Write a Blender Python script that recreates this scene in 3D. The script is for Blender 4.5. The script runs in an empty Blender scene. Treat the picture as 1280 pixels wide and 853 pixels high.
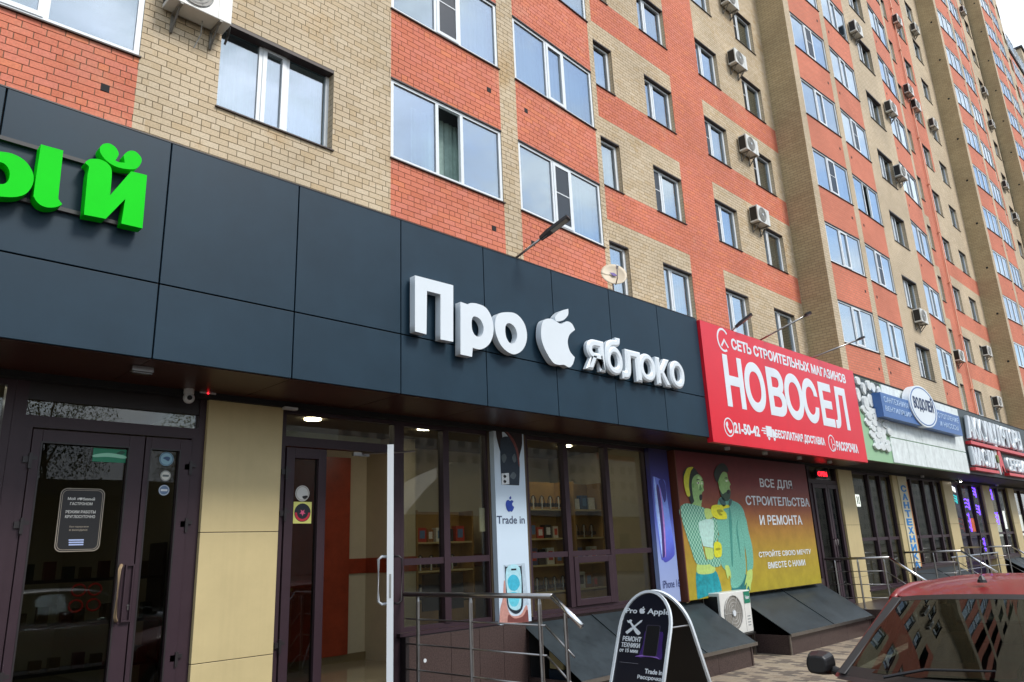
import bpy, bmesh, math, random
from mathutils import Vector, Matrix
random.seed(7)
sc = bpy.context.scene
C = sc.collection
# ------------------------------------------------------------------ camera
RX = ((0.71198785, 0.16270888, 0.68308061), (-0.70102444, 0.22077333, 0.67810314), (-0.04047258, -0.9616574, 0.27125083))
R = Matrix(RX)                      # picture axes (right, down, ahead) -> world
FPX, EYE = 938.3, Vector((0, 0, 1.65))
cam = bpy.data.cameras.new("camera"); cam_o = bpy.data.objects.new("camera", cam); C.objects.link(cam_o)
cam.sensor_width = 36.0; cam.lens = 36.0 * FPX / 1280.0
cam.clip_start = 0.05; cam.clip_end = 2000
m = Matrix.Identity(4)
for i in range(3):
    m[i][0] = R[i][0]; m[i][1] = -R[i][1]; m[i][2] = -R[i][2]
m.translation = EYE
cam_o.matrix_world = m
sc.camera = cam_o
def ray(px, py): return R @ Vector((px - 640, py - 426.5, FPX))
def atY(px, py, y): d = ray(px, py); return EYE + d * (y / d.y)
def atZ(px, py, z): d = ray(px, py); return EYE + d * ((z - EYE.z) / d.z)
def atX(px, py, x): d = ray(px, py); return EYE + d * (x / d.x)
def proj(w):
    c = R.transposed() @ (Vector(w) - EYE)
    if c.z < 0.1: return None
    return (640 + c.x / c.z * FPX, 426.5 + c.y / c.z * FPX)
def inview(w, mx=170):
    p = proj(w)
    return p is not None and -mx < p[0] < 1280 + mx and -mx < p[1] < 853 + mx
# ------------------------------------------------------------------ world, sun
SUN_EL, SUN_AZ = math.radians(47), math.radians(162)     # azimuth clockwise from +Y
w = bpy.data.worlds.new("World"); sc.world = w; w.use_nodes = True
nt = w.node_tree; N = nt.nodes; N.clear(); LK = nt.links
out = N.new("ShaderNodeOutputWorld"); bg = N.new("ShaderNodeBackground"); bg.inputs[1].default_value = 0.13
sky = N.new("ShaderNodeTexSky"); sky.sky_type = 'NISHITA'; sky.sun_disc = False
sky.sun_elevation = SUN_EL; sky.sun_rotation = SUN_AZ; sky.air_density = 1.2; sky.dust_density = 1.0; sky.altitude = 100
tc = N.new("ShaderNodeTexCoord"); mp = N.new("ShaderNodeMapping"); mp.inputs['Scale'].default_value = (1, 1, 2.2)
no = N.new("ShaderNodeTexNoise"); no.inputs['Scale'].default_value = 3.0; no.inputs['Detail'].default_value = 8; no.inputs['Roughness'].default_value = .6
cr = N.new("ShaderNodeValToRGB"); cr.color_ramp.elements[0].position = .40; cr.color_ramp.elements[1].position = .56
cr.color_ramp.elements[0].color = (.15, .15, .15, 1); cr.color_ramp.elements[1].color = (1, 1, 1, 1)
no2 = N.new("ShaderNodeTexNoise"); no2.inputs['Scale'].default_value = 6.5; no2.inputs['Detail'].default_value = 6
cr2 = N.new("ShaderNodeValToRGB"); cr2.color_ramp.elements[0].color = (3.9, 4.3, 5.0, 1); cr2.color_ramp.elements[1].color = (6.2, 6.5, 6.8, 1)
cr2.color_ramp.elements[0].position = .3; cr2.color_ramp.elements[1].position = .62
mx = N.new("ShaderNodeMixRGB")
LK.new(tc.outputs['Generated'], mp.inputs[0]); LK.new(mp.outputs[0], no.inputs[0]); LK.new(mp.outputs[0], no2.inputs[0])
LK.new(no.outputs[0], cr.inputs[0]); LK.new(no2.outputs[0], cr2.inputs[0])
LK.new(cr.outputs[0], mx.inputs[0]); LK.new(sky.outputs[0], mx.inputs[1]); LK.new(cr2.outputs[0], mx.inputs[2])
LK.new(mx.outputs[0], bg.inputs[0]); LK.new(bg.outputs[0], out.inputs[0])
sd = bpy.data.lights.new("sun", 'SUN'); sd.energy = 1.5; sd.angle = math.radians(16); sd.color = (1, .96, .9)
so = bpy.data.objects.new("sun", sd); C.objects.link(so)
sdir = Vector((math.sin(SUN_AZ) * math.cos(SUN_EL), math.cos(SUN_AZ) * math.cos(SUN_EL), math.sin(SUN_EL)))
so.rotation_euler = sdir.to_track_quat('Z', 'Y').to_euler(); so.location = (0, -20, 60)
sc.view_settings.view_transform = 'Standard'; sc.view_settings.look = 'None'
sc.view_settings.exposure = 0.84; sc.view_settings.gamma = 1; sc.view_settings.use_curve_mapping = False
sc.cycles.max_bounces = 8; sc.cycles.transparent_max_bounces = 16; sc.cycles.caustics_reflective = False; sc.cycles.caustics_refractive = False

# ------------------------------------------------------------------ materials
def newmat(name):
    mt = bpy.data.materials.new(name); mt.use_nodes = True
    return mt, mt.node_tree, mt.node_tree.nodes['Principled BSDF']
def hexc(r, g, b):   # 0-255 sRGB -> linear
    f = lambda v: (v / 255 / 12.92) if v <= 10 else ((v / 255 + .055) / 1.055) ** 2.4
    return (f(r), f(g), f(b))
def mat(name, col, rough=.6, metal=0, noise=0, nscale=6, bump=0, bscale=60, spec=.5, rvar=0, coat=0, streak=0):
    mt, t, p = newmat(name)
    p.inputs['Base Color'].default_value = (*col, 1); p.inputs['Roughness'].default_value = rough
    p.inputs['Metallic'].default_value = metal; p.inputs['Specular IOR Level'].default_value = spec
    if coat: p.inputs['Coat Weight'].default_value = coat; p.inputs['Coat Roughness'].default_value = .05
    if noise or rvar or bump:
        c = t.nodes.new("ShaderNodeTexCoord")
    if noise or rvar:
        n = t.nodes.new("ShaderNodeTexNoise"); n.inputs['Scale'].default_value = nscale; n.inputs['Detail'].default_value = 6; n.inputs['Roughness'].default_value = .65
        t.links.new(c.outputs['Object'], n.inputs[0])
    if noise:
        mr = t.nodes.new("ShaderNodeMapRange"); mr.inputs[1].default_value = .3; mr.inputs[2].default_value = .7
        mr.inputs[3].default_value = 1 - noise; mr.inputs[4].default_value = 1 + noise
        h = t.nodes.new("ShaderNodeHueSaturation"); h.inputs['Color'].default_value = (*col, 1)
        t.links.new(n.outputs[0], mr.inputs[0]); t.links.new(mr.outputs[0], h.inputs['Value']); t.links.new(h.outputs[0], p.inputs['Base Color'])
        if streak:      # faint rain runs down the sheet
            g3 = t.nodes.new("ShaderNodeNewGeometry"); mp3 = t.nodes.new("ShaderNodeMapping"); mp3.inputs['Scale'].default_value = (16, 16, .5); t.links.new(g3.outputs['Position'], mp3.inputs[0])
            n3 = t.nodes.new("ShaderNodeTexNoise"); n3.inputs['Scale'].default_value = 1; n3.inputs['Detail'].default_value = 5; t.links.new(mp3.outputs[0], n3.inputs[0])
            m3 = t.nodes.new("ShaderNodeMapRange"); m3.inputs[1].default_value = .5; m3.inputs[2].default_value = .78; m3.inputs[3].default_value = 1; m3.inputs[4].default_value = 1 - streak * 1.5; t.links.new(n3.outputs[0], m3.inputs[0])
            mu3 = t.nodes.new("ShaderNodeMath"); mu3.operation = 'MULTIPLY'; t.links.new(mr.outputs[0], mu3.inputs[0]); t.links.new(m3.outputs[0], mu3.inputs[1]); t.links.new(mu3.outputs[0], h.inputs['Value'])
    if rvar:
        mr2 = t.nodes.new("ShaderNodeMapRange"); mr2.inputs[3].default_value = max(0, rough - rvar); mr2.inputs[4].default_value = rough + rvar
        t.links.new(n.outputs[0], mr2.inputs[0]); t.links.new(mr2.outputs[0], p.inputs['Roughness'])
    if bump:
        n2 = t.nodes.new("ShaderNodeTexNoise"); n2.inputs['Scale'].default_value = bscale; n2.inputs['Detail'].default_value = 4
        b = t.nodes.new("ShaderNodeBump"); b.inputs['Strength'].default_value = bump; b.inputs['Distance'].default_value = .01
        t.links.new(c.outputs['Object'], n2.inputs[0]); t.links.new(n2.outputs[0], b.inputs['Height']); t.links.new(b.outputs[0], p.inputs['Normal'])
    return mt
def emit(name, col, s, base=(.02, .02, .02)):
    mt, t, p = newmat(name); p.inputs['Base Color'].default_value = (*base, 1)
    p.inputs['Emission Color'].default_value = (*col, 1); p.inputs['Emission Strength'].default_value = s
    return mt
def glass(name, tint, base, gain, refl=(.95, .97, 1.0), rough=.005, wav=0.0):
    mt, t, p = newmat(name); t.nodes.remove(p); o = t.nodes['Material Output']
    tr = t.nodes.new("ShaderNodeBsdfTransparent"); tr.inputs[0].default_value = (*tint, 1)
    gl = t.nodes.new("ShaderNodeBsdfGlossy"); gl.inputs[0].default_value = (*refl, 1); gl.inputs['Roughness'].default_value = rough
    # reflectance by angle, the same from either side of the pane
    ge = t.nodes.new("ShaderNodeNewGeometry"); dt = t.nodes.new("ShaderNodeVectorMath"); dt.operation = 'DOT_PRODUCT'
    t.links.new(ge.outputs['Normal'], dt.inputs[0]); t.links.new(ge.outputs['Incoming'], dt.inputs[1])
    ab = t.nodes.new("ShaderNodeMath"); ab.operation = 'ABSOLUTE'; t.links.new(dt.outputs['Value'], ab.inputs[0])
    om = t.nodes.new("ShaderNodeMath"); om.operation = 'SUBTRACT'; om.inputs[0].default_value = 1; om.use_clamp = True; t.links.new(ab.outputs[0], om.inputs[1])
    lw = t.nodes.new("ShaderNodeMath"); lw.operation = 'POWER'; lw.inputs[1].default_value = 4; t.links.new(om.outputs[0], lw.inputs[0])
    ma = t.nodes.new("ShaderNodeMath"); ma.operation = 'MULTIPLY_ADD'; ma.inputs[1].default_value = gain; ma.inputs[2].default_value = base; ma.use_clamp = True
    ms = t.nodes.new("ShaderNodeMixShader")
    t.links.new(lw.outputs[0], ma.inputs[0]); t.links.new(ma.outputs[0], ms.inputs[0])
    t.links.new(tr.outputs[0], ms.inputs[1]); t.links.new(gl.outputs[0], ms.inputs[2]); t.links.new(ms.outputs[0], o.inputs[0])
    if wav:
        c = t.nodes.new("ShaderNodeTexCoord"); n2 = t.nodes.new("ShaderNodeTexNoise"); n2.inputs['Scale'].default_value = 1.3; n2.inputs['Detail'].default_value = 1
        b = t.nodes.new("ShaderNodeBump"); b.inputs['Strength'].default_value = wav; b.inputs['Distance'].default_value = .05
        t.links.new(c.outputs['Object'], n2.inputs[0]); t.links.new(n2.outputs[0], b.inputs['Height'])
        t.links.new(b.outputs[0], gl.inputs['Normal'])
    return mt
def brickpiece(name, cols, spread, stain=None):
    """brick colour: a ramp of firing tones picked per brick, fine grain and faint weather stains"""
    mt, t, p = newmat(name); L = t.links.new
    at = t.nodes.new("ShaderNodeAttribute"); at.attribute_name = 'tone'
    oi = t.nodes.new("ShaderNodeObjectInfo")
    ad = t.nodes.new("ShaderNodeMath"); ad.operation = 'ADD'; L(at.outputs['Fac'], ad.inputs[0]); L(oi.outputs['Random'], ad.inputs[1])
    fr = t.nodes.new("ShaderNodeMath"); fr.operation = 'FRACT'; L(ad.outputs[0], fr.inputs[0])
    r = t.nodes.new("ShaderNodeValToRGB"); el = r.color_ramp.elements
    el[0].color = (*cols[0], 1); el[1].color = (*cols[-1], 1)
    for i, c in enumerate(cols[1:-1]):
        e = el.new((i + 1) / (len(cols) - 1)); e.color = (*c, 1)
    L(fr.outputs[0], r.inputs[0])
    geo = t.nodes.new("ShaderNodeNewGeometry")
    n = t.nodes.new("ShaderNodeTexNoise"); n.inputs['Scale'].default_value = .55; n.inputs['Detail'].default_value = 7; L(geo.outputs['Position'], n.inputs[0])
    mr = t.nodes.new("ShaderNodeMapRange"); mr.inputs[1].default_value = .3; mr.inputs[2].default_value = .7; mr.inputs[3].default_value = 1 - spread; mr.inputs[4].default_value = 1 + spread
    L(n.outputs[0], mr.inputs[0])
    n3 = t.nodes.new("ShaderNodeTexNoise"); n3.inputs['Scale'].default_value = 45; n3.inputs['Detail'].default_value = 4; L(geo.outputs['Position'], n3.inputs[0])
    mr3 = t.nodes.new("ShaderNodeMapRange"); mr3.inputs[1].default_value = .3; mr3.inputs[2].default_value = .7; mr3.inputs[3].default_value = .86; mr3.inputs[4].default_value = 1.12
    L(n3.outputs[0], mr3.inputs[0])
    mu = t.nodes.new("ShaderNodeMath"); mu.operation = 'MULTIPLY'; L(mr.outputs[0], mu.inputs[0]); L(mr3.outputs[0], mu.inputs[1])
    h = t.nodes.new("ShaderNodeHueSaturation"); L(mu.outputs[0], h.inputs['Value']); L(h.outputs[0], p.inputs['Base Color'])
    if stain:
        ns = t.nodes.new("ShaderNodeTexNoise"); ns.inputs['Scale'].default_value = .9; ns.inputs['Detail'].default_value = 8; ns.inputs['Roughness'].default_value = .7; L(geo.outputs['Position'], ns.inputs[0])
        ms = t.nodes.new("ShaderNodeMapRange"); ms.inputs[1].default_value = .56; ms.inputs[2].default_value = .72; ms.inputs[4].default_value = .75; L(ns.outputs[0], ms.inputs[0])
        mc = t.nodes.new("ShaderNodeMixRGB"); mc.inputs[2].default_value = (*stain, 1); L(ms.outputs[0], mc.inputs[0]); L(r.outputs[0], mc.inputs[1]); L(mc.outputs[0], h.inputs['Color'])
    else: L(r.outputs[0], h.inputs['Color'])
    b = t.nodes.new("ShaderNodeBump"); b.inputs['Strength'].default_value = .35; b.inputs['Distance'].default_value = .004
    L(n3.outputs[0], b.inputs['Height']); L(b.outputs[0], p.inputs['Normal'])
    p.inputs['Roughness'].default_value = .85
    return mt
def bricktex(name, c1, c2, mort, spread=.08):
    mt, t, p = newmat(name); L = t.links.new
    geo = t.nodes.new("ShaderNodeNewGeometry"); s = t.nodes.new("ShaderNodeSeparateXYZ"); L(geo.outputs['Position'], s.inputs[0])
    a = t.nodes.new("ShaderNodeMath"); a.operation = 'ADD'; L(s.outputs[0], a.inputs[0]); L(s.outputs[1], a.inputs[1])
    c = t.nodes.new("ShaderNodeCombineXYZ"); L(a.outputs[0], c.inputs[0]); L(s.outputs[2], c.inputs[1])
    b = t.nodes.new("ShaderNodeTexBrick"); L(c.outputs[0], b.inputs[0]); b.inputs['Scale'].default_value = 1
    b.inputs['Brick Width'].default_value = .26; b.inputs['Row Height'].default_value = .0965; b.inputs['Mortar Size'].default_value = .006
    b.inputs['Mortar Smooth'].default_value = .1; b.inputs['Bias'].default_value = -.1
    b.inputs['Color1'].default_value = (*c1, 1); b.inputs['Color2'].default_value = (*c2, 1); b.inputs['Mortar'].default_value = (*mort, 1)
    n = t.nodes.new("ShaderNodeTexNoise"); n.inputs['Scale'].default_value = .5; n.inputs['Detail'].default_value = 7; L(geo.outputs['Position'], n.inputs[0])
    mr = t.nodes.new("ShaderNodeMapRange"); mr.inputs[1].default_value = .3; mr.inputs[2].default_value = .7; mr.inputs[3].default_value = 1 - spread; mr.inputs[4].default_value = 1 + spread
    L(n.outputs[0], mr.inputs[0])
    h = t.nodes.new("ShaderNodeHueSaturation"); L(mr.outputs[0], h.inputs['Value']); L(b.outputs['Color'], h.inputs['Color']); L(h.outputs[0], p.inputs['Base Color'])
    bu = t.nodes.new("ShaderNodeBump"); bu.inputs['Strength'].default_value = .6; bu.inputs['Distance'].default_value = .008; bu.invert = True
    L(b.outputs['Fac'], bu.inputs['Height']); L(bu.outputs[0], p.inputs['Normal']); p.inputs['Roughness'].default_value = .88
    return mt
YB = [(.54, .43, .285), (.60, .485, .335), (.57, .455, .305), (.62, .51, .36), (.52, .40, .25), (.59, .475, .325), (.54, .41, .25)]
RB = [(.63, .19, .105), (.68, .215, .13), (.60, .175, .095), (.67, .22, .145), (.62, .185, .115), (.70, .225, .11)]
M = dict(
    yb=brickpiece("yellow brick", YB, .12, (.46, .29, .12)), rb=brickpiece("red brick", RB, .10, (.66, .30, .19)),
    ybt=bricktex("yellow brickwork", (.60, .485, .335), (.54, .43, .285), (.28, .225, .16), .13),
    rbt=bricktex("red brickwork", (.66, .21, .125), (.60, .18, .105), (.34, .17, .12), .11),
    sbt=bricktex("return wall brickwork", (.50, .40, .235), (.43, .335, .19), (.20, .155, .10), .12),  # return walls: darker, browner mix than the front brickwork
    mortar=mat("mortar", (.20, .155, .10), .95, noise=.12, nscale=20, bump=.4, bscale=120),
    pvc=mat("white window plastic", (.78, .82, .84), .35, noise=.04, nscale=3),
    cream=mat("cream window plastic", (.70, .70, .66), .35, noise=.04, nscale=3),
    lintel=mat("brown painted steel", (.035, .018, .014), .5, noise=.2, nscale=8),
    wglass=glass("window glass", (.66, .74, .74), .38, .65, refl=(.82, .91, 1.0), wav=.06),
    wdark=glass("window screen", (.30, .32, .32), .08, .25, rough=.25),
    curtain=mat("white curtain", (.62, .64, .66), .9, noise=.12, nscale=5),
    curtain2=mat("grey green curtain", (.34, .46, .42), .9, noise=.2, nscale=5),
    room=mat("room gloom", (.10, .11, .11), .9, noise=.3, nscale=.8),
    panel=mat("anthracite composite panel", (.0125, .034, .055), .45, noise=.14, nscale=1.6, spec=.26, rvar=.06),
    joint=mat("black joint", (.006, .006, .007), .8),
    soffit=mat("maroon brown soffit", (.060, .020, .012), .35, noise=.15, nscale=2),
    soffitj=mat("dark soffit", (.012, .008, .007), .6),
    roof=mat("bitumen roof", (.06, .06, .06), .9, noise=.2),
    tile=mat("sand composite cladding", (.56, .455, .235), .42, noise=.06, nscale=2.5, bump=.03, bscale=25, streak=.035),
    alu=mat("brown grey painted aluminium", (.038, .021, .028), .40, noise=.08, nscale=8, spec=.36),
    alud=mat("dark aluminium", (.020, .016, .017), .4),
    sglass=glass("shopfront glass", (.78, .79, .73), .060, .5, wav=.03),
    dglass=glass("door glass", (.46, .47, .44), .028, .36, wav=.02),
    cglass=glass("windscreen glass", (.16, .20, .18), .05, .42, refl=(.85, .92, .92)),
    white=mat("white painted metal", (.66, .70, .73), .3, noise=.03, nscale=4),
    face=mat("white acrylic sign face", (.72, .78, .82), .30, noise=.03, nscale=2),
    ledge=mat("white sign return", (.62, .64, .65), .4, noise=.08, nscale=6),
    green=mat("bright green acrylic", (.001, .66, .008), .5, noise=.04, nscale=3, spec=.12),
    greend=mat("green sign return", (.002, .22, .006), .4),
    steel=mat("brushed steel", (.36, .35, .34), .30, metal=1, noise=.1, nscale=10, rvar=.08),
    steell=mat("bright steel handrail", (.78, .79, .80), .22, metal=1),
    granite=mat("brown granite", (.060, .040, .037), .32, noise=.75, nscale=70, spec=.5),
    concrete=mat("grey concrete", (.22, .21, .20), .9, noise=.15, nscale=4, bump=.3),
    coversheet=mat("grey painted steel sheet", (.026, .036, .042), .42, noise=.35, nscale=1.7, rvar=.12, bump=.06, bscale=8, streak=.25),
    red=mat("red vinyl", (.72, .012, .028), .32, noise=.05, nscale=1.5),
    redtrim=mat("red acrylic strip", (.62, .02, .03), .3),
    blk=mat("black plastic", (.008, .008, .009), .45),
    blk2=mat("black fabric", (.012, .012, .013), .9),
    navy=mat("navy print", (.006, .010, .030), .35, noise=.25, nscale=3),
    plaster=mat("cream interior plaster", (.52, .46, .33), .8, noise=.04),
    wood=mat("red brown wood veneer", (.28, .042, .016), .35, noise=.25, nscale=5),
    oak=mat("honey wood", (.34, .20, .06), .5, noise=.2, nscale=4),
    floor=mat("polished beige floor tile", (.28, .24, .17), .12, noise=.08, nscale=2),
    ceil=mat("interior ceiling", (.14, .11, .06), .7),
    asphalt=mat("asphalt", (.055, .054, .052), .9, noise=.25, nscale=30, bump=.5, bscale=200),
    paver=brickpiece("sand paver", [(.30, .24, .17), (.34, .27, .19), (.27, .21, .15), (.33, .27, .20)], .1),
    paverd=brickpiece("brown paver", [(.14, .11, .085), (.17, .13, .10), (.12, .10, .08)], .1),
    lamp=emit("lit downlight", (1, .90, .74), 26, (.8, .8, .8)),
    ledr=emit("red led", (1, .01, .02), 3), ledb=emit("violet blue neon", (.10, .03, 1), 5), ledc=emit("lit turquoise panel", (.02, .6, .7), 1.2),
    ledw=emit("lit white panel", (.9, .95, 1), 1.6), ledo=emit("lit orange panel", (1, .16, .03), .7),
)
def flat(name, *rgb, rough=.5): return mat(name, hexc(*rgb), rough)

# ------------------------------------------------------------------ object helpers
def tag(o, label=None, cat=None, group=None, kind=None):
    if label: o['label'] = label
    if cat: o['category'] = cat
    if group: o['group'] = group
    if kind: o['kind'] = kind
    return o
def empty(name, loc, label=None, cat=None, group=None, rz=0):
    o = bpy.data.objects.new(name, None); C.objects.link(o); o.location = loc; o.rotation_euler = (0, 0, rz)
    o.empty_display_size = .2
    return tag(o, label, cat, group)
class MB:
    def __init__(s): s.v = []; s.f = []; s.mi = []; s.tone = []
    def add(s, vs, fs, mi=0, tone=0):
        b = len(s.v); s.v += [tuple(p) for p in vs]; s.f += [tuple(b + i for i in f) for f in fs]
        s.mi += [mi] * len(fs); s.tone += [tone] * len(fs); return s
    def box(s, x0, x1, y0, y1, z0, z1, mi=0, tone=0):
        if x0 > x1: x0, x1 = x1, x0
        if y0 > y1: y0, y1 = y1, y0
        if z0 > z1: z0, z1 = z1, z0
        vs = [(x, y, z) for z in (z0, z1) for y in (y0, y1) for x in (x0, x1)]
        return s.add(vs, [(0, 2, 3, 1), (4, 5, 7, 6), (0, 1, 5, 4), (2, 6, 7, 3), (0, 4, 6, 2), (1, 3, 7, 5)], mi, tone)
    def quad(s, a, b, c, d, mi=0): return s.add([a, b, c, d], [(0, 1, 2, 3)], mi)
    def hexa(s, lo, hi, mi=0):     # two rings of n points
        n = len(lo)
        return s.add(list(lo) + list(hi), [tuple(range(n))[::-1], tuple(range(n, 2 * n))] + [(i, (i + 1) % n, n + (i + 1) % n, n + i) for i in range(n)], mi)
    def tube(s, pts, r, n=8, mi=0):
        pts = [Vector(p) for p in pts]; rings = []
        rs = r if isinstance(r, (list, tuple)) else [r] * len(pts)
        for i, p in enumerate(pts):
            d = (pts[min(i + 1, len(pts) - 1)] - pts[max(i - 1, 0)]).normalized()
            a = d.cross(Vector((0, 0, 1)));
            if a.length < .01: a = d.cross(Vector((1, 0, 0)))
            a.normalize(); b = d.cross(a)
            rings += [p + (a * math.cos(2 * math.pi * k / n) + b * math.sin(2 * math.pi * k / n)) * rs[i] for k in range(n)]
        fs = [(i * n + k, i * n + (k + 1) % n, (i + 1) * n + (k + 1) % n, (i + 1) * n + k) for i in range(len(pts) - 1) for k in range(n)]
        fs += [tuple(range(n))[::-1], tuple((len(pts) - 1) * n + k for k in range(n))]
        return s.add(rings, fs, mi)
    def disc(s, c, r, axis='y', h=.01, n=16, mi=0, r2=None):
        r2 = r if r2 is None else r2; lo = []; hi = []
        for k in range(n):
            a = 2 * math.pi * k / n; u, v = math.cos(a), math.sin(a)
            if axis == 'y': lo.append((c[0] + u * r, c[1], c[2] + v * r)); hi.append((c[0] + u * r2, c[1] - h, c[2] + v * r2))
            elif axis == 'z': lo.append((c[0] + u * r, c[1] + v * r, c[2])); hi.append((c[0] + u * r2, c[1] + v * r2, c[2] + h))
            else: lo.append((c[0], c[1] + u * r, c[2] + v * r)); hi.append((c[0] - h, c[1] + u * r2, c[2] + v * r2))
        return s.hexa(lo, hi, mi)
    def grid(s, rows, mi=0):
        n = len(rows[0]); vs = [p for r in rows for p in r]
        return s.add(vs, [(i * n + j, i * n + j + 1, (i + 1) * n + j + 1, (i + 1) * n + j) for i in range(len(rows) - 1) for j in range(n - 1)], mi)
    def mesh(s, name, mats, org=(0, 0, 0), smooth=False):
        me = bpy.data.meshes.new(name); o = org
        me.from_pydata([(a - o[0], b - o[1], c - o[2]) for a, b, c in s.v], [], s.f)
        for mm in (mats if isinstance(mats, (list, tuple)) else [mats]): me.materials.append(mm)
        me.polygons.foreach_set('material_index', s.mi)
        if any(s.tone):
            a = me.attributes.new('tone', 'FLOAT', 'FACE'); a.data.foreach_set('value', s.tone)
        if smooth: me.polygons.foreach_set('use_smooth', [True] * len(s.f))
        me.update(); return me
    def build(s, name, mats, parent=None, org=(0, 0, 0), smooth=False, fix=False):
        me = s.mesh(name, mats, org, smooth)
        if fix:
            bm = bmesh.new(); bm.from_mesh(me); bmesh.ops.remove_doubles(bm, verts=bm.verts, dist=1e-5); bmesh.ops.recalc_face_normals(bm, faces=bm.faces); bm.to_mesh(me); bm.free()
        ob = bpy.data.objects.new(name, me); C.objects.link(ob)
        if parent: ob.parent = parent
        return ob
def bevel(o, w, seg=2):
    mo = o.modifiers.new('b', 'BEVEL'); mo.width = w; mo.segments = seg; mo.limit_method = 'ANGLE'; mo.angle_limit = math.radians(40); return o
def inst(name, mesh, parent, loc=(0, 0, 0)):
    o = bpy.data.objects.new(name, mesh); C.objects.link(o); o.parent = parent; o.location = loc; return o
KIDS = {}
def copy_tree(o, parent=None):
    c = o.copy(); C.objects.link(c)
    if parent: c.parent = parent
    for ch in [x for x in o.children]: copy_tree(ch, c)
    return c
def catmull(pts, n=5, closed=True):
    """smooth loop; a point written (x, y, 1) is a corner"""
    out = []; L = len(pts)
    for i in range(L if closed else L - 1):
        p0, p1, p2, p3 = pts[i - 1] if (closed or i) else pts[i], pts[i], pts[(i + 1) % L], pts[(i + 2) % L if closed else min(i + 2, L - 1)]
        if len(p1) > 2 and p1[2]: p0 = p1
        if len(p2) > 2 and p2[2]: p3 = p2
        for k in range(n):
            t = k / n
            f = lambda a, b, c, d: .5 * ((2 * b) + (-a + c) * t + (2 * a - 5 * b + 4 * c - d) * t * t + (-a + 3 * b - 3 * c + d) * t ** 3)
            out.append((f(p0[0], p1[0], p2[0], p3[0]), f(p0[1], p1[1], p2[1], p3[1])))
    if not closed: out.append(tuple(pts[-1][:2]))
    return out
def shape_mesh(loops, depth, bev=0):
    """filled flat outline with holes, thickness depth: mesh in x,y with z 0..depth"""
    cu = bpy.data.curves.new('s', 'CURVE'); cu.dimensions = '2D'; cu.fill_mode = 'BOTH'
    cu.extrude = depth / 2; cu.bevel_depth = bev; cu.bevel_resolution = 1
    if bev: cu.offset = -bev
    for lp in loops:
        sp = cu.splines.new('POLY'); sp.points.add(len(lp) - 1); sp.use_cyclic_u = True
        for i, p in enumerate(lp): sp.points[i].co = (p[0], p[1], 0, 1)
    o = bpy.data.objects.new('s', cu); C.objects.link(o)
    me = bpy.data.meshes.new_from_object(o); bpy.data.objects.remove(o); bpy.data.curves.remove(cu)
    for v in me.vertices: v.co.z += depth / 2
    return me
def text_mesh(body, depth, offset=0, shear=0, spacing=1):
    cu = bpy.data.curves.new('t', 'FONT'); cu.body = body; cu.size = 1; cu.extrude = depth / 2; cu.shear = shear
    cu.bevel_depth = offset; cu.bevel_resolution = 0        # heavier strokes
    cu.space_character = spacing; cu.resolution_u = 4
    o = bpy.data.objects.new('t', cu); C.objects.link(o)
    me = bpy.data.meshes.new_from_object(o); bpy.data.objects.remove(o); bpy.data.curves.remove(cu)
    me.polygons.foreach_set('use_smooth', [False] * len(me.polygons)); return me
def fit(me, u0, u1, v0, v1, d0, d1):
    """scale a flat mesh into the rectangle u0..u1, v0..v1 with thickness d0..d1"""
    xs = [v.co.x for v in me.vertices]; ys = [v.co.y for v in me.vertices]; zs = [v.co.z for v in me.vertices]
    ax, bx, ay, by, az, bz = min(xs), max(xs), min(ys), max(ys), min(zs), max(zs)
    for v in me.vertices:
        v.co.x = u0 + (v.co.x - ax) / (bx - ax) * (u1 - u0); v.co.y = v0 + (v.co.y - ay) / (by - ay) * (v1 - v0)
        v.co.z = d0 + (v.co.z - az) / max(bz - az, 1e-6) * (d1 - d0)
    return me
def stand(me, y, org=(0, 0, 0)):
    """flat mesh (u, v, w) -> wall facing -Y at depth y: x=u, z=v, y = y - w"""
    for v in me.vertices:
        a, b, c = v.co; v.co = (a - org[0], y - c - org[1], b - org[2])
    return me
def put(name, me, mats, parent):
    if not isinstance(mats, (list, tuple)): mats = [mats]
    me.materials.clear()
    for mm in mats: me.materials.append(mm)
    me.name = name
    o = bpy.data.objects.new(name, me); C.objects.link(o)
    if parent: o.parent = parent
    return o
def sidemats(me, thr=.5):
    """first slot the faces that look along local z (before standing), second slot the sides"""
    for p in me.polygons: p.material_index = 0 if abs(p.normal.z) > thr else 1
def wtext(name, body, parent, org, y, LT, LB, RR, m_, th=.003, off=.02, yy=None, shear=0):
    """lettering on a wall at depth y; LT, LB, RR: picture points of its top-left, bottom-left and right end"""
    a, b, c = atY(*LT, y), atY(*LB, y), atY(*RR, y)
    me = fit(text_mesh(body, .1, off, shear), min(a.x, b.x), c.x, b.z, a.z, 0, th)
    return put(name, stand(me, y, org), m_, parent)
def wrect(name, body, parent, org, y, u0, u1, v0, v1, m_, th=.003, off=.02, shear=0):
    me = fit(text_mesh(body, .1, off, shear), u0, u1, v0, v1, 0, th)
    return put(name, stand(me, y, org), m_, parent)
def pxloops(loops, y): return [[(atY(p[0], p[1], y).x, atY(p[0], p[1], y).z) for p in lp] for lp in loops]

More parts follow.
